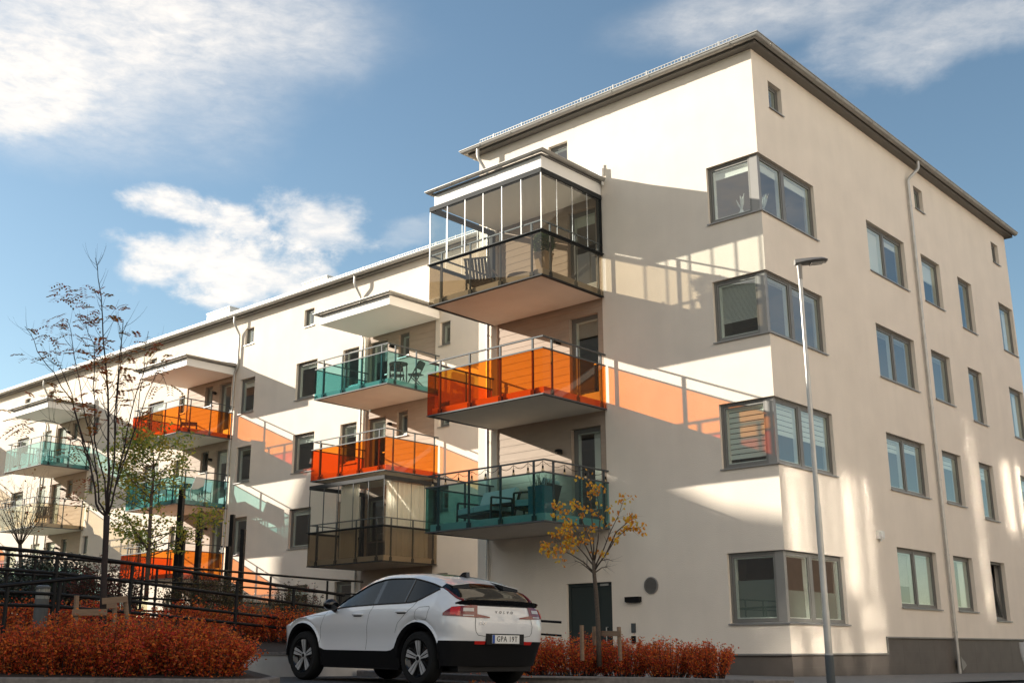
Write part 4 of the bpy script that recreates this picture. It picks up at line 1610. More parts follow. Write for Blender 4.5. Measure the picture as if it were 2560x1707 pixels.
railing('stair_handrail', 'single black handrail on two posts rising above the front hedge', TC, [on_line(TC, 20), on_line(TC, 152)], (0,), .026, .9)
TD = [Vector((-3.75, -3.9, 1.06)), Vector((-3.05, -3.45, 1.0))]
railing('ramp_railing', 'short black end of a railing showing behind the rear of the car', TD, [TD[0] + Vector((.06, .04, 0))], (0, -.25), .024)
for px, pt, d, r, lab in ((456, 1222, 26.0, .055, 'tallest of the black posts in the garden, left of the group'), (459, 1325, 25.4, .045, 'black post close beside the foot of the tallest one'), (502, 1277, 26.0, .048, 'black post standing alone between the two groups of posts'),
                     (582, 1286, 26.2, .045, 'black post touching a shorter one in front of the wing downpipe'), (571, 1365, 25.6, .042, 'shortest black post, in front of the wing downpipe'), (609, 1323, 25.2, .045, 'rightmost black garden post, in front of the wing window')):
    p = at(px, pt, d)
    b = p.copy()
    b.z = tz(p.x, p.y) - .05
    po = tag(empty('garden_post', b), lab, 'post', 'tall black posts in the garden')
    mb = MB()
    h = p.z - b.z
    mb.box((-r, -r, 0), (r, r, h - .012))
    mb.prism([(-r, -r, h - .012), (r, -r, h - .012), (r, r, h - .012), (-r, r, h - .012)], (0, 0, .012))
    q = mb.build('post', 'black', po, rotz=.5)
for px, pt, d, lab in ((109, 1462, 18.4, 'grey bollard lamp behind the handrail posts at the left'), (684, 1533, 22.2, 'grey bollard lamp among the shrubs left of the car')):
    p = at(px, pt, d)
    b = p.copy()
    b.z = tz(p.x, p.y) - .05
    h = p.z - b.z
    o = tag(empty('bollard_lamp', b), lab, 'bollard lamp')
    mb = MB()
    mb.lathe([(.10, 0), (.10, h - .2)], 24)
    mb.build('column', 'bollard_grey', o, smooth=40)
    mb = MB()
    mb.lathe([(.085, h - .2), (.085, h - .05)], 24)
    for k in range(6):
        a = k * pi / 3
        mb.box((cos(a) * .09 - .006, sin(a) * .09 - .006, h - .2), (cos(a) * .09 + .006, sin(a) * .09 + .006, h - .05))
    mb.build('lens', 'lampglass', o, smooth=40)
    mb = MB()
    mb.lathe([(.105, h - .05), (.105, h - .02), (.07, h), (0, h)], 24)
    mb.build('cap', 'bollard_grey', o, smooth=40)

lp = at(2077, 1695, 17.0)
lp.z = ground(lp.x, lp.y) + .03
LT = at(2006, 690, 17.0).z - lp.z
o = tag(empty('street_lamp', lp), 'slim grey steel street lamp with a flat head in front of the building corner', 'street lamp')
mb = MB()
mb.lathe([(.058, 0), (.058, .46), (.052, .47), (.052, 1.05), (.047, 1.08), (.0455, 2.52), (.038, 2.60), (.036, LT - 1.6), (.031, LT - 1.55), (.030, LT)], 20)
mb.build('pole', 'zinc', o, smooth=30)
mb = MB()
mb.lathe([(.062, -.05), (.062, .43), (.058, .45)], 20)
mb.build('sleeve', 'rail', o, smooth=30)
hd = empty('lamp_head', (0, 0, LT), radians(42), o)
mb = MB()
mb.lathe([(.036, -.05), (.038, .10), (.045, .16), (.04, .22)], 16)
sec = []
for t in [i / 10 for i in range(11)]:
    x = -.07 + .50 * t
    wd = .055 + .075 * sin(min(1, t * 1.6) * pi / 2) - (.05 * max(0, t - .85) / .15)
    th = .03 + .035 * (1 - t) - (.02 * max(0, t - .85) / .15)
    zc = .20 + .055 * t
    sec.append([(x, -wd, zc), (x, -wd * .7, zc + th), (x, wd * .7, zc + th), (x, wd, zc), (x, wd * .7, zc - .02), (x, -wd * .7, zc - .02)])
base = len(mb.v)
for s_ in sec:
    mb.v += s_
for i in range(10):
    for k in range(6):
        j = (k + 1) % 6
        mb.f.append((base + i * 6 + k, base + i * 6 + j, base + i * 6 + 6 + j, base + i * 6 + 6 + k))
mb.f.append(tuple(base + k for k in range(6)))
mb.f.append(tuple(base + 60 + k for k in range(6)))
mb.build('housing', 'zinc_dark', hd, smooth=35)
mb = MB()
mb.prism([(.17, -.075, .198), (.37, -.075, .222), (.37, .075, .222), (.17, .075, .198)], (0, 0, -.008))
mb.build('lens', 'lampglass', hd)

# ------------------------------------------------------------------ the white car
MT['car_white'] = mat('white_car_paint', (0.72, 0.73, 0.74), 0.28, coat=0.8)
MT['car_black'] = mat('black_car_plastic', (0.008, 0.008, 0.009), 0.55, spec=0.25)
MT['gloss_black'] = mat('gloss_black_trim', (0.006, 0.006, 0.007), 0.12, spec=0.6)
MT['car_glass'] = glass('tinted_car_glass', (0.20, 0.23, 0.22), .03)
MT['car_glass_dark'] = glass('dark_privacy_glass', (0.03, 0.03, 0.034), .03)
MT['tyre'] = mat('tyre_rubber', (0.012, 0.012, 0.012), 0.85, spec=0.25)
MT['rim_silver'] = mat('machined_rim', (0.45, 0.45, 0.45), 0.35, 0.15)
MT['red_lamp'] = mat('red_lamp_lens', (0.16, 0.006, 0.008), 0.12, spec=0.7)
MT['red_bright'] = mat('bright_red_lens', (0.55, 0.02, 0.015), 0.15, spec=0.7)
MT['clear_lamp'] = mat('clear_lamp_lens', (0.50, 0.47, 0.45), 0.15, spec=0.7)
MT['gap'] = mat('panel_gap', (0.03, 0.03, 0.03), 0.8)
MT['chrome'] = mat('chrome', (0.5, 0.5, 0.5), 0.2, 0.9)
MT['plate_white'] = mat('plate_white', (0.78, 0.78, 0.75), 0.35)
MT['plate_blue'] = mat('plate_blue', (0.02, 0.08, 0.35), 0.35)
MT['seat'] = mat('pale_seat', (0.45, 0.45, 0.44), 0.8)


def pchip(tab):
    X = [t[0] for t in tab]
    Y = [t[1] for t in tab]
    n = len(X)
    dl = [(Y[i + 1] - Y[i]) / (X[i + 1] - X[i]) for i in range(n - 1)]
    m = [dl[0]] + [0 if dl[i - 1] * dl[i] <= 0 else 2 * dl[i - 1] * dl[i] / (dl[i - 1] + dl[i]) for i in range(1, n - 1)] + [dl[-1]]

    def f(x):
        if x <= X[0]:
            return Y[0]
        if x >= X[-1]:
            return Y[-1]
        i = 0
        while X[i + 1] < x:
            i += 1
        h = X[i + 1] - X[i]
        t = (x - X[i]) / h
        return Y[i] * (1 + 2 * t) * (1 - t) ** 2 + m[i] * h * t * (1 - t) ** 2 + Y[i + 1] * t * t * (3 - 2 * t) + m[i + 1] * h * t * t * (t - 1)
    return f


WB = 2.70
RW = .36


def archz(x, r):
    z = -9
    for c in (0, WB):
        if abs(x - c) < r:
            z = max(z, RW + sqrt(r * r - (x - c) ** 2))
    return z


base1 = pchip([(-.86, .60), (-.46, .60), (-.44, .52), (.36, .52), (.62, .45), (2.1, .45), (2.34, .52), (3.1, .52), (3.25, .40), (3.58, .38)])
TAILX = [-.66, -.79, -.80, -.80, -.775, -.75, -.75, -.75, -.75, -.75]
LZ = [None, None, None, None,
      pchip([(-.86, .97), (0, 1.0), (1, .985), (2, .955), (2.7, .90), (3.2, .82), (3.58, .68)]),
      pchip([(-.86, 1.10), (-.60, 1.14), (-.42, 1.21), (-.30, 1.285), (-.16, 1.235), (.17, 1.115), (1, 1.095), (1.75, 1.065), (2.05, 1.03), (2.4, .985), (3.0, .905), (3.3, .84), (3.58, .70)]),
      pchip([(-.86, 1.105), (-.70, 1.135), (-.5, 1.225), (-.3, 1.315), (0, 1.405), (.42, 1.475), (.87, 1.485), (1.2, 1.44), (1.52, 1.325), (1.8, 1.185), (2.05, 1.045), (2.4, 1.005), (3.0, .925), (3.3, .86), (3.58, .71)]),
      pchip([(-.86, 1.11), (-.70, 1.145), (-.5, 1.26), (-.3, 1.37), (0, 1.475), (.5, 1.545), (.95, 1.55), (1.3, 1.50), (1.6, 1.375), (1.9, 1.205), (2.13, 1.06), (2.5, 1.02), (3, .945), (3.3, .88), (3.58, .72)]),
      pchip([(-.86, 1.115), (-.70, 1.155), (-.5, 1.275), (-.3, 1.39), (0, 1.50), (.5, 1.575), (.95, 1.585), (1.3, 1.535), (1.6, 1.41), (1.9, 1.235), (2.17, 1.075), (2.5, 1.035), (3, .965), (3.3, .90), (3.58, .73)]),
      pchip([(-.86, 1.118), (-.70, 1.16), (-.5, 1.283), (-.3, 1.40), (0, 1.51), (.5, 1.587), (.95, 1.597), (1.3, 1.548), (1.6, 1.422), (1.9, 1.245), (2.18, 1.08), (2.5, 1.04), (3, .97), (3.3, .905), (3.58, .735)])]
LY = [lambda x: .845, lambda x: .93 if archz(x, .50) > 0 else .915, lambda x: .905, lambda x: .932,
      pchip([(-.86, .90), (0, .925), (2, .92), (2.8, .91), (3.58, .86)]),
      pchip([(-.86, .80), (-.5, .79), (-.3, .765), (.17, .865), (1, .875), (2.05, .86), (2.7, .85), (3.58, .80)]),
      pchip([(-.86, .74), (-.5, .74), (-.3, .73), (0, .715), (.87, .67), (1.5, .715), (2.05, .80), (2.7, .78), (3.58, .72)]),
      pchip([(-.86, .66), (-.5, .655), (-.3, .64), (.5, .575), (1.3, .59), (2.13, .70), (2.7, .62), (3.58, .56)]),
      lambda x: .33, lambda x: 0.0]


def line_pt(k, x):
    if k == 0:
        z = max(.225 if x > -.45 else .27, archz(x, .415))
    elif k == 1:
        z = max(base1(x), archz(x, .485))
    elif k == 2:
        z = max(.62 if x > -.4 else .66, max(base1(x), archz(x, .485)) + .035)
    elif k == 3:
        z = max(.80, max(base1(x), archz(x, .485)) + .075)
    else:
        z = LZ[k](x)
        if k >= 6 and z > 1.1:
            z = 1.1 + (z - 1.1) * .93
    y = LY[k](x)
    if x < -.42:
        t = min(1, (-.42 - x) / .44)
        y *= max(0, 1 - t ** 3.6) ** (1 / 3.6)
        tx = TAILX[k]
        x = -.42 + (x + .42) * (tx + .42) / (-.86 + .42)
    elif x > 2.85:
        t = min(1, (x - 2.85) / .73)
        y *= max(0, 1 - t ** 2.6) ** (1 / 2.6)
        if k < 2:
            x -= .05 * t
    return Vector((x, y, z))


st = []
for i in range(15):
    th = pi / 2 * i / 14
    st.append(-.42 - .44 * (sin(pi / 2 - th) ** (2 / 3.6)))
for c in (0, WB):
    st += [c + s * q for s in (-1, 1) for q in (.485, .47, .45, .415, .413, .40, .37, .33, .27, .2, .1)] + [c]
st += [.55 + .1 * i for i in range(17)] + [-.30, -.22, -.15, .96, 1.03, 1.98, 2.05, 2.13]
for i in range(13):
    th = pi / 2 * i / 12
    st.append(2.85 + .73 * sin(th) ** (2 / 2.6))
st = sorted(st)
xs = [st[0]]
for x in st:
    if x - xs[-1] > .0018:
        xs.append(x)
SEG = [2, 2, 2, 3, 2, 4, 2, 2, 2]


def ring_at(x):
    K = [line_pt(k, x) for k in range(10)]
    out = []
    for k in range(9):
        p0, p1, p2, p3 = K[max(k - 1, 0)], K[k], K[k + 1], K[min(k + 2, 9)]
        sharp = k in (0, 5)
        for i in range(SEG[k]):
            t = i / SEG[k]
            if sharp:
                out.append(p1.lerp(p2, t))
            else:
                q = p1.lerp(p2, t)
                if k not in (4, 6):
                    m1 = (p2 - p0) * .5 if k > 1 else (p2 - p1)
                    m2 = (p3 - p1) * .5 if k < 8 else (p2 - p1) * Vector((1, 1, 0)).length * .7
                    h = p1 * (2 * t ** 3 - 3 * t * t + 1) + m1 * (t ** 3 - 2 * t * t + t) + p2 * (3 * t * t - 2 * t ** 3) + m2 * (t ** 3 - t * t)
                    q = q.lerp(h, .6)
                out.append(q)
    out.append(K[9])
    return out


rings = [ring_at(x) for x in xs]
start = [sum(SEG[:k]) for k in range(10)]
POT = {}


def put(part, side, quad):
    mb = POT.setdefault(part, {}).setdefault(side, ({}, MB()))
    ids, b = mb
    f = []
    for key, v in quad:
        if key not in ids:
            ids[key] = len(b.v)
            b.v.append(tuple(v))
        if not f or ids[key] != f[-1]:
            f.append(ids[key])
    if len(set(f)) > 2:
        b.f.append(tuple(f))


all_v, all_f = [], []
for i in range(len(xs) - 1):
    xm = (xs[i] + xs[i + 1]) / 2
    for k in range(9):
        for j in range(start[k], start[k + 1]):
            part = 'body'
            if k == 0:
                part = 'cladding'
            elif k == 1 and (xm < -.44):
                part = 'body'
            elif k == 5 and -.285 < xm < 1.99:
                sub = j - start[5]
                part = 'pillar_trim' if (.955 < xm < 1.035) else ('side_window' if xm > 1.0 else 'rear_side_window')
            elif k in (6, 7, 8) and -.69 < xm < -.28:
                part = 'rear_window'
            elif k in (7, 8) and 1.36 < xm < 2.13:
                part = 'windscreen'
            elif k == 8 and .1 < xm < 1.25:
                part = 'roof_glass'
            for s in (1, -1):
                q = []
                for (a, b) in ((i, j), (i + 1, j), (i + 1, j + 1), (i, j + 1)):
                    v = rings[a][j if b == j else j + 1]
                    cen = abs(v.y) < 1e-5
                    q.append(((a, b, 0 if cen else s), Vector((v.x, v.y * s, v.z))))
                key = 0 if part not in ('side_window', 'rear_side_window', 'pillar_trim') else s
                put(part, key, q if s == 1 else q[::-1])
                n = len(all_v)
                all_v += [p[1] for p in q]
                all_f.append((n, n + 1, n + 2, n + 3))
def roofz(k, x):
    return line_pt(k, x).z


BVH = BVHTree.FromPolygons(all_v, all_f)
car = tag(empty('parked_car', (0, 0, 0)), 'white coupe style electric car with black cladding parked nose in, seen from behind', 'car')
CMAT = {'body': 'car_white', 'cladding': 'car_black', 'side_window': 'car_glass', 'rear_side_window': 'car_glass_dark', 'pillar_trim': 'gloss_black', 'rear_window': 'car_glass_dark', 'windscreen': 'car_glass', 'roof_glass': 'car_glass_dark'}
for part, d in POT.items():
    for s, (ids, b) in d.items():
        b.build(part, CMAT[part], car, smooth=38 if part == 'body' else 50)


def hit_side(x, z, s, off=.003):
    h = BVH.ray_cast(Vector((x, 2 * s, z)), Vector((0, -s, 0)))
    return Vector((x, h[0].y + s * off, z)) if h[0] else Vector((x, .9 * s, z))


AX = Vector((-.15, 0, 0))


def hit_az(phi, z, off=.004, cx=-.15):
    """from a vertical axis inside the tail outward; phi 0 = straight back, positive = left"""
    d = Vector((-cos(phi), sin(phi), 0))
    h = BVH.ray_cast(Vector((cx, 0, z)) + d * 3, -d)
    return (h[0] + d * off) if h[0] else Vector((cx, 0, z)) + d * .7


def band(name, m, p0, p1, zlo, zhi, n=24, off=.006, parent=None, thick=0.0, rows=4):
    mb = MB()
    N = []
    for i in range(n + 1):
        t = i / n
        phi = p0 + (p1 - p0) * t
        a, b = zlo(t), zhi(t)
        N.append([hit_az(phi, a + (b - a) * r / rows, off) for r in range(rows + 1)])
    for i in range(n):
        for r in range(rows):
            mb.quad(N[i][r], N[i + 1][r], N[i + 1][r + 1], N[i][r + 1])
    bm_o = mb.build(name, m, parent or car, smooth=True)
    return bm_o


def side_line(pts, s, wd=.0055):
    mb = MB()
    P = []
    for a, b in zip(pts, pts[1:]):
        for i in range(7):
            t = i / 7
            P.append((a[0] + (b[0] - a[0]) * t, a[1] + (b[1] - a[1]) * t))
    P.append(pts[-1])
    for i in range(len(P) - 1):
        d = Vector((P[i + 1][0] - P[i][0], P[i + 1][1] - P[i][1])).normalized()
        n = Vector((-d.y, d.x)) * wd / 2
        mb.quad(*[hit_side(x + n.x * q, z + n.y * q, s, .0025) for (x, z), q in ((P[i], -1), (P[i + 1], -1), (P[i + 1], 1), (P[i], 1))])
    return mb


lines = MB()
for s in (1, -1):
    for pts in ([(1.00, 1.09), (1.06, .95), (1.10, .75), (1.12, .46)], [(2.12, 1.00), (2.17, .9), (2.23, .75), (2.25, .53)], [(.05, 1.15), (.12, 1.05), (.25, .95), (.40, .83), (.47, .70)], [(2.15, .955), (2.5, .945), (3.0, .885), (3.25, .82)],
                [(-.02, 1.04), (-.22, 1.05), (-.24, 1.02), (-.22, .90), (-.19, .87), (.03, .87), (.05, .89), (.03, 1.0), (-.02, 1.04)]):
        m_ = side_line(pts, s)
        n = len(lines.v)
        lines.v += m_.v
        lines.f += [tuple(i + n for i in f) for f in m_.f]
lines.build('panel_gap', 'gap', car, fix=False)
# window surround
for s in (1, -1):
    tm = MB()
    path = []
    for i in range(len(xs)):
        if -.30 <= xs[i] <= 2.0:
            a = line_pt(5, xs[i])
            path.append(Vector((a.x, a.y * s + .004 * s, a.z - .006)))
    tm.tube(path, .012, 6)
    top = []
    for i in range(len(xs)):
        if -.30 <= xs[i] <= 2.0:
            a = line_pt(6, xs[i])
            top.append(Vector((a.x, (a.y + .003) * s, a.z + .002)))
    tm.tube(top, .011, 6)
    a, b = line_pt(5, .33), line_pt(6, .30)
    tm.tube([Vector((a.x, a.y * s, a.z)), Vector((b.x, b.y * s, b.z))], .013, 6)
    tm.build('window_trim', 'gloss_black', car, smooth=50)
# door handles
for s in (1, -1):
    for x, z in ((1.32, .955), (.33, .985)):
        p = hit_side(x, z, s, 0)
        mb = MB()
        mb.tube([p + Vector((-.12, .004 * s, -.004)), p + Vector((-.10, .026 * s, 0)), p + Vector((.09, .028 * s, 0)), p + Vector((.115, .004 * s, 0))], [.008, .016, .016, .008], 8)
        mb.build('door_handle', 'car_white', car, smooth=50)
        mb = MB()
        mb.tube([p + Vector((-.085, .007 * s, -.022)), p + Vector((.085, .007 * s, -.022))], .009, 6)
        mb.build('handle_recess', 'gap', car, smooth=50)
# mirrors
for s in (1, -1):
    mb = MB()
    for i in range(9):
        t = i / 8
        r = sqrt(max(0, 1 - (2 * t - 1) ** 4))
        x = 1.80 + .17 * t
        mb.lathe([(0, 0), (0, 0)], 3, (x, 0, 0), 'x') if False else None
    prof = [(0.0, 1.80), (.055, 1.805), (.085, 1.83), (.095, 1.88), (.08, 1.94), (.04, 1.98), (0.0, 1.99)]
    base = len(mb.v)
    n = 16
    for r, x in prof:
        for k in range(n):
            t = 2 * pi * k / n
            mb.v.append((x, s * (1.01 + r * 1.25 * cos(t)), 1.10 + r * .9 * sin(t)))
    for i in range(len(prof) - 1):
        for k in range(n):
            j = (k + 1) % n
            mb.f.append((base + i * n + k, base + i * n + j, base + i * n + n + j, base + i * n + n + k))
    mb.tube([(1.93, s * .86, 1.0), (1.90, s * .95, 1.03), (1.89, s * 1.0, 1.06)], [.03, .028, .03], 8)
    mb.build('wing_mirror', 'gloss_black', car, smooth=50)
# tail lamps: wide block at the corner, narrow bar running onto the tailgate
for s in (1, -1):
    zt = pchip([(0, .955), (.10, 1.03), (.50, 1.06), (.62, 1.075)])
    band('tail_lamp', 'red_lamp', s * 1.18, s * .68, lambda t: .905 + .02 * (1 - t), lambda t: max(.93, 1.03 + .05 * t - (.07 * max(0, .25 - t) / .25)), 20, .010)
    o = car.children[-1]
    band('lamp_strip', 'red_bright', s * .985, s * .94, lambda t: .93, lambda t: 1.045, 5, .016, o)
    band('lamp_strip', 'clear_lamp', s * .90, s * .74, lambda t: .985, lambda t: 1.03, 6, .016, o)
    band('lamp_strip', 'clear_lamp', s * .90, s * .74, lambda t: .925, lambda t: .94, 6, .016, o)
    band('tail_bar', 'red_lamp', s * .70, s * .42, lambda t: .905, lambda t: .955 - .035 * t, 10, .012)
    band('lamp_strip', 'red_bright', s * 1.07, s * .985, lambda t: .94, lambda t: 1.04 - .0, 4, .013, o)
    band('rear_reflector', 'red_bright', s * .72, s * .50, lambda t: .555, lambda t: .60, 10, .010)
    # window strip light up the side of the rear glass
    mb = MB()
    pth = []
    for x in (-.74, -.66, -.58, -.50, -.42, -.34):
        a = line_pt(6, x)
        pth.append(Vector((a.x, a.y * s * .985, a.z + .012)))
    mb.tube(pth, [.016, .016, .015, .013, .010, .006], 8)
    mb.build('tail_lamp', 'red_lamp', car, smooth=50)
# spoiler lip
mb = MB()
NN = 30
rows = []
for i in range(NN + 1):
    phi = -1.02 + 2.04 * i / NN
    e = hit_az(phi, 1.085, 0)
    d = Vector((-cos(phi), sin(phi), 0))
    k = 1 - abs(phi / 1.02) ** 6
    rows.append([e + Vector((0, 0, -.028)), e + d * (.012 + .045 * k) + Vector((0, 0, .012)), e + d * (.02 + .055 * k) + Vector((0, 0, .045 * k + .012)), e + d * -.09 + Vector((0, 0, .04 + .03 * k)), e + d * -.12 + Vector((0, 0, .0))])
base = len(mb.v)
for r_ in rows:
    mb.v += [tuple(q) for q in r_]
for i in range(NN):
    for k in range(5):
        j = (k + 1) % 5
        mb.f.append((base + i * 5 + k, base + i * 5 + j, base + i * 5 + 5 + j, base + i * 5 + 5 + k))
mb.f.append(tuple(base + k for k in range(5)))
mb.f.append(tuple(base + NN * 5 + k for k in range(5)))
mb.build('spoiler', 'gloss_black', car, smooth=40)
# roof end fins
for s in (1, -1):
    mb = MB()
    mb.prism([(-.10, s * .30, roofz(8, -.10) - .004), (-.40, s * .33, 1.375), (-.42, s * .33, 1.305), (-.16, s * .30, roofz(8, -.16) - .03)], (0, s * .30, -.04))
    mb.build('roof_fin', 'car_black', car)
    mb = MB()
    mb.prism([(-.06, s * .29, roofz(8, -.06) + .004), (-.40, s * .32, 1.385), (-.40, s * .32, 1.377), (-.06, s * .29, roofz(8, -.06) - .004)], (0, s * .32, -.042))
    mb.build('roof_fin', 'car_white', car)
mb = MB()
zc = roofz(9, .10)
mb.prism([(.16, -.03, zc - .01), (.06, -.035, zc + .055), (-.01, -.035, zc + .06), (-.03, -.03, zc - .02)], (0, .065, 0))
mb.build('antenna_fin', 'gloss_black', car)
# tailgate seams
mb = MB()
seam = []
for (p0, z0), (p1, z1) in zip([(.70, 1.07), (.71, .90), (.715, .80), (.70, .72), (.66, .675), (.55, .665), (.30, .66)], [(.71, .90), (.715, .80), (.70, .72), (.66, .675), (.55, .665), (.30, .66), (0, .66)]):
    for i in range(6):
        seam.append((p0 + (p1 - p0) * i / 6, z0 + (z1 - z0) * i / 6))
seam.append((0, .66))
for s in (1, -1):
    for (a, z0), (b, z1) in zip(seam, seam[1:]):
        dz, da = z1 - z0, (b - a) * .7
        L = max(1e-6, hypot(dz, da))
        nz, na = da / L * .003, -dz / L * .003 / .7
        mb.quad(hit_az(s * (a + na), z0 + nz, .003), hit_az(s * (b + na), z1 + nz, .003), hit_az(s * (b - na), z1 - nz, .003), hit_az(s * (a - na), z0 - nz, .003))
mb.build('panel_gap', 'gap', car, fix=False)
# plate recess, plate, lettering
px0 = hit_az(0, .66, 0).x
mb = MB()
mb.box((px0 - .012, -.36, .555), (px0 + .06, .36, .70))
mb.build('plate_recess', 'car_black', car)
mb = MB()
mb.box((px0 - .022, -.26, .572), (px0 - .013, .26, .684))
plate = mb.build('number_plate', 'plate_white', car)
mb = MB()
mb.box((px0 - .0245, .215, .574), (px0 - .0222, .259, .682))
mb.build('plate_band', 'plate_blue', plate)
for z0, z1, y0, y1 in ((.572, .577, -.26, .26), (.679, .684, -.26, .26)):
    pass


def text(body, size, name, m, parent, loc, rot, ext=.002, spacing=1.0, sx=1.0):
    cu = bpy.data.curves.new(name, 'FONT')
    cu.body = body
    cu.size = size
    cu.align_x = 'CENTER'
    cu.align_y = 'CENTER'
    cu.extrude = ext
    cu.space_character = spacing
    cu.resolution_u = 2
    tmp = bpy.data.objects.new('text', cu)
    me = bpy.data.meshes.new_from_object(tmp)
    bpy.data.objects.remove(tmp)
    bpy.data.curves.remove(cu)
    me.materials.clear()
    me.materials.append(MT[m])
    o = bpy.data.objects.new(name, me)
    COL.objects.link(o)
    o.parent = parent
    o.location = loc
    o.rotation_euler = rot
    o.scale = (sx, 1, 1)
    return o


# text faces backwards (-x); reading left to right runs from +y to -y
TR = (radians(90), 0, radians(-90))
text('GPA 19T', .105, 'lettering', 'black', plate, (px0 - .0235, -.02, .628), TR, .001, 1.12, .92)
zx = .985
text('VOLVO', .052, 'lettering', 'chrome', car, (hit_az(0, zx, .003).x - .002, -.0, zx), TR, .003, 2.3, 1.1)
p = hit_az(.62, .83, .016)
q = hit_az(.54, .83, .016)
text('C40', .055, 'lettering', 'chrome', car, tuple((p + q) / 2), (radians(90), 0, radians(-90) - .12), .002, 1.3)
# wheels
for x in (0, WB):
    for s in (1, -1):
        wh = empty('wheel', (x, s * .80, RW), 0 if s == 1 else pi, car)
        mb = MB()
        mb.lathe([(.255, -.11), (.325, -.115), (.352, -.09), (.36, -.04), (.36, .04), (.352, .085), (.325, .11), (.262, .112), (.25, .09), (.25, -.09), (.255, -.11)], 48, (0, 0, 0), 'y', False)
        mb.build('tyre', 'tyre', wh, smooth=40)
        mb = MB()
        mb.lathe([(.252, .09), (.246, .098), (.235, .07), (.20, .045), (.06, .05), (0, .052)], 40, (0, 0, 0), 'y', False)
        mb.build('rim', 'gloss_black', wh, smooth=35)
        sp = MB()
        for k in range(5):
            a = 2 * pi * k / 5 + .3

            def pol(r, w_, yy):
                c, d = cos(a), sin(a)
                return (r * c - w_ * d, yy, r * d + w_ * c)
            for sg in (-1, 1):
                poly = [pol(.05, sg * .008, .072), pol(.14, sg * .009, .084), pol(.236, sg * .006, .096), pol(.232, sg * .050, .096), pol(.17, sg * .044, .088), pol(.05, sg * .020, .072)]
                sp.prism(poly, (0, -.018, 0))
        sp.lathe([(.05, .06), (.05, .078), (.035, .082), (0, .082)], 20, (0, 0, 0), 'y')
        sp.build('spokes', 'rim_silver', wh)
        sp = MB()
        sp.lathe([(.03, .083), (.03, .086), (0, .0865)], 16, (0, 0, 0), 'y')
        sp.build('hub_cap', 'gloss_black', wh)
        ln = MB()
        arcp = [(x + .43 * cos(t), .43 * sin(t)) for t in [pi * i / 14 for i in range(15)]]
        for (a, b), (c, d) in zip(arcp, arcp[1:]):
            ln.quad((a, s * .50, RW + b), (c, s * .50, RW + d), (c, s * .905, RW + d), (a, s * .905, RW + b))
        ln.quad(*[(a, s * .56, RW + b) for a, b in arcp])
        ln.build('arch_liner', 'car_black', car, fix=False)
mb = MB()
mb.box((-.62, -.70, .20), (-.46, .70, .42))
mb.box((-.43, -.55, .19), (3.1, .55, .30))
mb.box((.46, -.84, .20), (2.22, .84, .27))
mb.build('underbody', 'car_black', car)
# cabin
mb = MB()
mb.box((-.2, -.78, .60), (2.2, .78, .72))
mb.box((2.0, -.76, .72), (2.3, .76, .98))
for y in (-.38, .38):
    pass
mb.build('cabin_floor', 'car_black', car)
for y in (-.38, .38):
    mb = MB()
    mb.prism([(1.10, y - .23, .72), (1.55, y - .23, .76), (1.55, y - .23, .86), (1.18, y - .23, .84), (.98, y - .23, 1.24), (.86, y - .23, 1.22)], (0, .46, 0))
    mb.prism([(.97, y - .12, 1.25), (.93, y - .12, 1.40), (.85, y - .12, 1.39), (.88, y - .12, 1.24)], (0, .24, 0))
    mb.build('seat', 'seat', car)
mb = MB()
mb.lathe([(.17, 0), (.185, .015), (.17, .03), (.155, .015), (.17, 0)], 24, (1.82, .38, 1.0), 'x', False)
mb.build('steering_wheel', 'car_black', car, smooth=60)
# stand the car on the sloping street
HD = radians(176.9)
ax = at(700 + 1190 / 3.36, 1400 + 845 / 3.36, 16.0)
fw = Vector((cos(HD), sin(HD), 0))
lf = Vector((-sin(HD), cos(HD), 0))
org = ax - lf * .80
gz = -.08 - .0165 * org.x - .008 * org.y
slope = -.0165 * fw.x - .008 * fw.y
side = -.0165 * lf.x - .008 * lf.y
car.location = (org.x, org.y, gz)
car.rotation_euler = (side, -slope, HD)
P2 = at(2543, 1620, 24.0)
car2 = dup(car, None, (P2.x + 3.56, P2.y + .5, ground(P2.x + 3.5, P2.y)), pi)
car2.rotation_euler = (0, 0, pi)
tag(car2, 'white car at the right end of the side street, only its front corner visible', 'car')

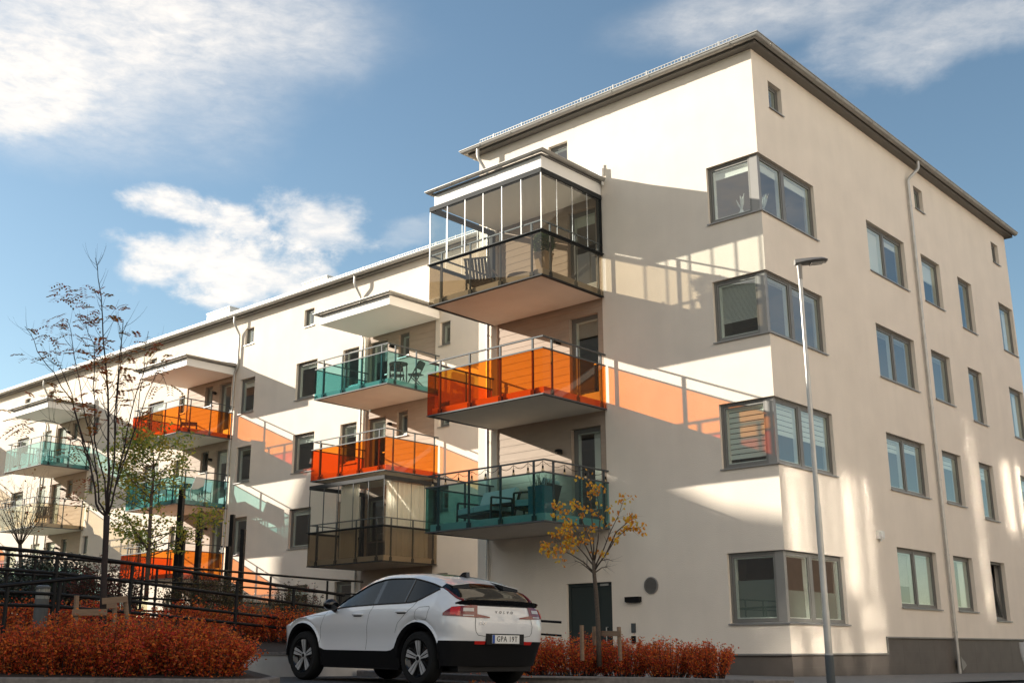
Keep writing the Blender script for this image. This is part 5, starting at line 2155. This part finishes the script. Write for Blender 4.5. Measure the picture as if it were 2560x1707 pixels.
# ------------------------------------------------------------------ furniture on the balconies
def chair(name, label, loc, rotz, m_f, m_s, style='slat', group=None):
    o = tag(empty(name, loc, rotz), label, 'chair', group)
    w, d = .31, .30
    if style == 'lounge':
        w, d = .34, .36
    sh_ = .38 if style == 'lounge' else .44
    for sx in (-1, 1):
        for sy in (-1, 1):
            mb = MB()
            top = (.62 if style in ('lounge', 'arm') else sh_) if sy < 0 else sh_ + .02
            mb.bar((sx * w, sy * d * 1.05, 0), (sx * w, sy * d * .95, top), .03, .03)
            mb.build('leg', m_f, o)
    if style in ('lounge', 'arm'):
        for sx in (-1, 1):
            mb = MB()
            mb.bar((sx * w, -d * 1.05, .60), (sx * w, d * 1.15, .60), .045, .03)
            mb.build('armrest', m_f, o)
    mb = MB()
    if style == 'solid':
        mb.prism([(-w, -d, sh_), (-w, d, sh_ - .02), (-w, d, sh_ + .015), (-w, -d, sh_ + .035)], (2 * w, 0, 0))
    else:
        for i in range(7):
            y = -d + (2 * d) * (i + .5) / 7
            mb.box((-w, y - .035, sh_ - .01), (w, y + .035, sh_ + .02))
    mb.build('seat', m_s, o)
    mb = MB()
    hb = .50
    if style == 'solid':
        mb.prism([(-w, d, sh_), (-w * .8, d + .14, sh_ + .45), (w * .8, d + .14, sh_ + .45), (w, d, sh_)], (0, .02, .005))
    else:
        n = 8
        for i in range(n):
            x = -w + 2 * w * (i + .5) / n
            mb.bar((x, d * .95, sh_ - .05), (x, d * .95 + .22, sh_ + hb), .062, .018)
        mb.bar((-w, d * .95 + .23, sh_ + hb), (w, d * .95 + .23, sh_ + hb), .03, .04)
    mb.build('backrest', m_s, o)
    return o


def cushioned(name, label, loc, rotz, width, cat):
    o = tag(empty(name, loc, rotz), label, cat)
    w, d = width / 2, .36
    for sx in (-1, 1):
        mb = MB()
        P = [(sx * (w + .03), -d, .0), (sx * (w + .03), -d + .02, .56), (sx * (w + .03), d * .7, .56), (sx * (w + .03), d, .0)]
        for a, b in zip(P, P[1:]):
            mb.bar(a, b, .035, .04)
        mb.build('arm_frame', 'dark_frame', o)
    mb = MB()
    mb.box((-w, -d, .20), (w, d, .26))
    mb.prism([(-w, d - .02, .22), (-w, d + .16, .74), (-w, d + .19, .73), (-w, d + .02, .20)], (2 * w, 0, 0))
    mb.build('seat_frame', 'dark_frame', o)
    n = 2 if width > 1 else 1
    for i in range(n):
        a, b = -w + width * i / n + .01, -w + width * (i + 1) / n - .01
        for nm, poly in (('seat_cushion', [(a, -d, .27), (a, d, .27), (a, d, .39), (a, d - .03, .41), (a, -d + .03, .41), (a, -d, .39)]), ('back_cushion', [(a, d - .14, .40), (a, d + .03, .84), (a, d + .06, .86), (a, d + .12, .84), (a, d + .14, .80), (a, d - .01, .38)])):
            mb = MB()
            mb.prism(poly, (b - a, 0, 0))
            mb.build(nm, 'cushion', o)
    return o


def table(name, label, loc, w, d, h, m, rotz=0.0, rnd=False):
    o = tag(empty(name, loc, rotz), label, 'table')
    mb = MB()
    if rnd:
        mb.lathe([(w / 2, h - .03), (w / 2, h)], 28)
    else:
        mb.box((-w / 2, -d / 2, h - .035), (w / 2, d / 2, h))
    mb.build('table_top', m, o, smooth=40)
    for sx in (-1, 1):
        for sy in (-1, 1):
            mb = MB()
            k = .32 if rnd else .46
            mb.bar((sx * w * k, sy * d * k, 0), (sx * w * k, sy * d * k, h - .036), .03, .03)
            mb.build('leg', m, o)
    return o


def folding_chair(label, loc, rotz, m='dark_frame'):
    o = tag(empty('folding_chair', loc, rotz), label, 'chair')
    for sx in (-.22, .22):
        mb = MB()
        mb.bar((sx, -.25, 0), (sx, .22, .86), .022, .03)
        mb.build('leg', m, o)
        mb = MB()
        mb.bar((sx * .86, .25, 0), (sx * .86, -.20, .45), .022, .03)
        mb.build('leg', m, o)
    mb = MB()
    for i in range(6):
        y = -.2 + .07 * i
        mb.box((-.21, y, .44), (.21, y + .05, .458))
    mb.build('seat', m, o)
    mb = MB()
    mb.prism([(-.21, .12, .62), (.21, .12, .62), (.21, .23, .88), (-.21, .23, .88)], (0, .014, .0))
    mb.build('backrest', m, o)
    return o


FZ = {3: SLABZ[3] + .2, 2: SLABZ[2] + .2, 1: SLABZ[1] + .2}
# corner block, top balcony
chair('lounge_chair', 'grey brown slatted lounge chair behind the smoked glass of the top glazed balcony', (-7.05, -1.45, FZ[3]), radians(205), 'zinc_dark', 'brown_slat', 'lounge')
table('coffee_table', 'low round dark table beside the slatted lounge chair', (-6.0, -1.15, FZ[3]), .8, .8, .42, 'brown_slat', 0, True)
pt = tag(empty('planter', (-4.85, -1.72, FZ[3])), 'tapered cream pot holding a clipped ball shrub in the corner of the glazed balcony', 'planter')
mb = MB()
mb.lathe([(.13, 0), (.20, .55), (.215, .56), (.215, .60), (.19, .60), (.185, .52), (0, .52)], 4)
for i, v in enumerate(mb.v):
    x, y, z = v
    mb.v[i] = (x * cos(.78) - y * sin(.78), x * sin(.78) + y * cos(.78), z)
mb.v = [(x * 1.15, y * 1.15, z) for x, y, z in mb.v]
mb.build('pot', 'pot', pt)
lf_, rr = MB(), random.Random(9)
for i in range(2600):
    v = Vector((rr.gauss(0, 1), rr.gauss(0, 1), rr.gauss(0, 1))).normalized() * rr.uniform(.2, .285)
    leaf(lf_, v + Vector((0, 0, .84)), .045, rr)
mb = MB()
mb.tube([(0, 0, .5), (0, 0, .8)], .02, 6)
mb.build('stem', 'bark', pt)
lf_.build('foliage', 'box_green', pt, fix=False)
# corner block, lower balcony
cushioned('outdoor_sofa', 'black framed outdoor sofa with pale cushions behind the dark teal glass', (-7.05, -1.35, FZ[1]), radians(-12), 1.35, 'sofa')
cushioned('outdoor_armchair', 'black framed armchair with pale cushions at the corner of the dark teal balcony', (-5.35, -1.55, FZ[1]), radians(-80), .62, 'armchair')
table('coffee_table', 'low black table between the sofa and the armchair', (-6.2, -1.55, FZ[1]), .75, .45, .40, 'dark_frame')
pb = tag(empty('planter', (-4.82, -1.95, FZ[1])), 'teal box planter with dry grasses in the corner of the dark teal balcony', 'planter')
mb = MB()
mb.box((-.2, -.2, 0), (.2, .2, .62))
mb.box((-.21, -.21, .58), (.21, .21, .63))
mb.build('box', mat('blue_box', (.10, .22, .25), .6), pb)
mb = MB()
for i in range(60):
    P = arc((rr.uniform(-.15, .15), rr.uniform(-.15, .15), .6), (rr.uniform(-.5, .5), rr.uniform(-.5, .5), 1), rr.uniform(.2, .42), -.06, rr, 3, .15)
    mb.tube(P, [.005, .004, .003, .002], 3, False)
mb.build('grass', 'leaf_grey', pb, fix=False)
sl_ = tag(empty('string_lights', (-8.0, -2.3, SLABZ[1] + 1.33)), 'string of hanging bulbs along the handrail of the dark teal balcony', 'string lights')
cab, nb_ = MB(), 9
prev = None
for i in range(nb_ + 3):
    if i < nb_:
        a = Vector((.05 + 3.45 * i / (nb_ - 1), .05, .0))
    else:
        a = Vector((3.5, .05 + .75 * (i - nb_ + 1), .0))
    if prev is not None:
        mid = (a + prev) / 2 + Vector((0, 0, -.10))
        cab.tube([prev, prev.lerp(mid, .6) + Vector((0, 0, -.02)), mid, a.lerp(mid, .6) + Vector((0, 0, -.02)), a], .006, 5)
    cab.tube([a, a + Vector((0, 0, -.10))], .006, 5)
    mb = MB()
    mb.lathe([(.02, -.10), (.022, -.16), (.018, -.165)], 10, tuple(a))
    sk = mb.build('socket', 'black', sl_, smooth=40)
    mb = MB()
    mb.lathe([(.016, -.165), (.034, -.20), (.036, -.225), (.02, -.255), (0, -.262)], 12, tuple(a))
    mb.build('bulb', 'bulb', sl_, smooth=True)
    prev = a
cab.build('cable', 'black', sl_, smooth=40)
# wing, first column
folding_chair('black folding chair on the pale teal balcony of the nearest column', (-15.95, 3.75, FZ[3]), radians(60))
table('bistro_table', 'small dark folding table on the pale teal balcony of the nearest column', (-15.45, 3.35, FZ[3]), .62, .62, .70, 'dark_frame', .3, True)
folding_chair('dark folding chair at the wall end of the pale teal balcony of the nearest column', (-15.4, 4.1, FZ[3]), radians(-70))
for i, (x0, x1, y, lab) in enumerate(((-17.25, -16.35, 2.62, 'cream curtain at the front of the glazed balcony above the car'), (None, None, None, 'cream curtain along the side of the glazed balcony above the car'))):
    mb = MB()
    n = 34
    zb, zt = FZ[1] + .02, SLABZ[1] + 2.52
    for k in range(n):
        f0 = .035 * (1 if k % 2 else -1) * (.6 + .4 * sin(k * 1.7))
        f1 = .035 * (-1 if k % 2 else 1) * (.6 + .4 * sin((k + 1) * 1.7))
        if x0 is not None:
            a, b = x0 + (x1 - x0) * k / n, x0 + (x1 - x0) * (k + 1) / n
            mb.quad((a, y + f0, zb), (b, y + f1, zb), (b, y + f1, zt), (a, y + f0, zt))
        else:
            a, b = 2.72 + 1.85 * k / n, 2.72 + 1.85 * (k + 1) / n
            mb.quad((-15.16 + f0, a, zb), (-15.16 + f1, b, zb), (-15.16 + f1, b, zt), (-15.16 + f0, a, zt))
    tag(mb.build('curtain', 'curtain', fix=False, smooth=True), lab, 'curtain')
tb = tag(empty('storage_box', (-15.9, 3.3, FZ[1])), 'dark storage chest on the floor of the glazed balcony', 'chest')
mb = MB()
mb.box((-.45, -.25, 0), (.45, .25, .46))
mb.build('box', 'dark_frame', tb)
mb = MB()
mb.box((-.47, -.27, .462), (.47, .27, .51))
mb.build('lid', 'brown_slat', tb)
# second column
chair('garden_chair', 'dark chair behind the orange glass of the second column', (-28.2, 3.6, FZ[3]), radians(150), 'dark_frame', 'dark_frame', 'solid')
table('dining_table', 'dark oval table on the teal balcony of the second column', (-28.2, 3.55, FZ[2]), 1.3, .8, .74, 'dark_frame')
for x, y, rz, lab in ((-27.55, 3.9, 20, 'white shell chair left of the door on the teal balcony of the second column'), (-27.2, 3.3, -80, 'white shell chair at the right end of the teal balcony of the second column'), (-29.4, 3.5, 90, 'white shell chair at the left end of the dark oval table')):
    chair('shell_chair', lab, (x, y, FZ[2]), radians(rz), 'zinc', 'white_chair', 'solid', 'chairs around the oval balcony table')
# third column
for x, y, rz, lab in ((-40.3, 3.6, 100, 'white garden chair by the glass corner of the far teal balcony'), (-39.4, 3.9, -20, 'white garden chair by the wall on the far teal balcony')):
    chair('garden_chair', lab, (x, y, FZ[3]), radians(rz), 'white_chair', 'white_chair', 'slat', 'white chairs on the far teal balcony')
table('bistro_table', 'small white table between the white garden chairs', (-39.8, 3.1, FZ[3]), .6, .6, .7, 'white_chair', 0, True)
chair('garden_chair', 'dark chair on the pale brown glass balcony of the third column', (-39.7, 3.5, FZ[2]), radians(60), 'dark_frame', 'brown_slat', 'slat')
# on the window ledges of the corner block
for x, y, z, lab, mm, n in ((-.62, .235, CWIN[0][0], 'white vase with dried stems inside the top corner window', 'white_plastic', 5), (-.235, .52, CWIN[0][0], 'clear vase of dry twigs inside the top corner window, side street face', 'frost', 14)):
    o = tag(empty('vase', (x, y + .0, z + .02)), lab, 'vase')
    mb = MB()
    mb.lathe([(.05, 0), (.085, .06), (.07, .14), (.035, .19), (.04, .21)], 16)
    mb.build('body', mm, o, smooth=50)
    mb = MB()
    for i in range(n):
        P = arc((0, 0, .19), (rr.uniform(-.55, .55), rr.uniform(-.15, .15), 1), rr.uniform(.28, .42), 0, rr, 4, .05)
        mb.tube(P, [.006, .014, .02, .016, .003], 5)
    mb.build('stems', 'cushion', o)
o = tag(empty('table_lamp', (-22.0, WY + .27, SILL[2] + .0)), 'small lit looking table lamp with a white shade inside a wing window', 'lamp')
mb = MB()
mb.lathe([(.06, 0), (.06, .015), (.015, .03), (.012, .26)], 14)
mb.build('stand', 'zinc_dark', o, smooth=40)
mb = MB()
mb.lathe([(.11, .22), (.075, .42), (.07, .42), (.105, .225)], 18)
mb.build('lamp_shade', 'white_plastic', o, smooth=40)
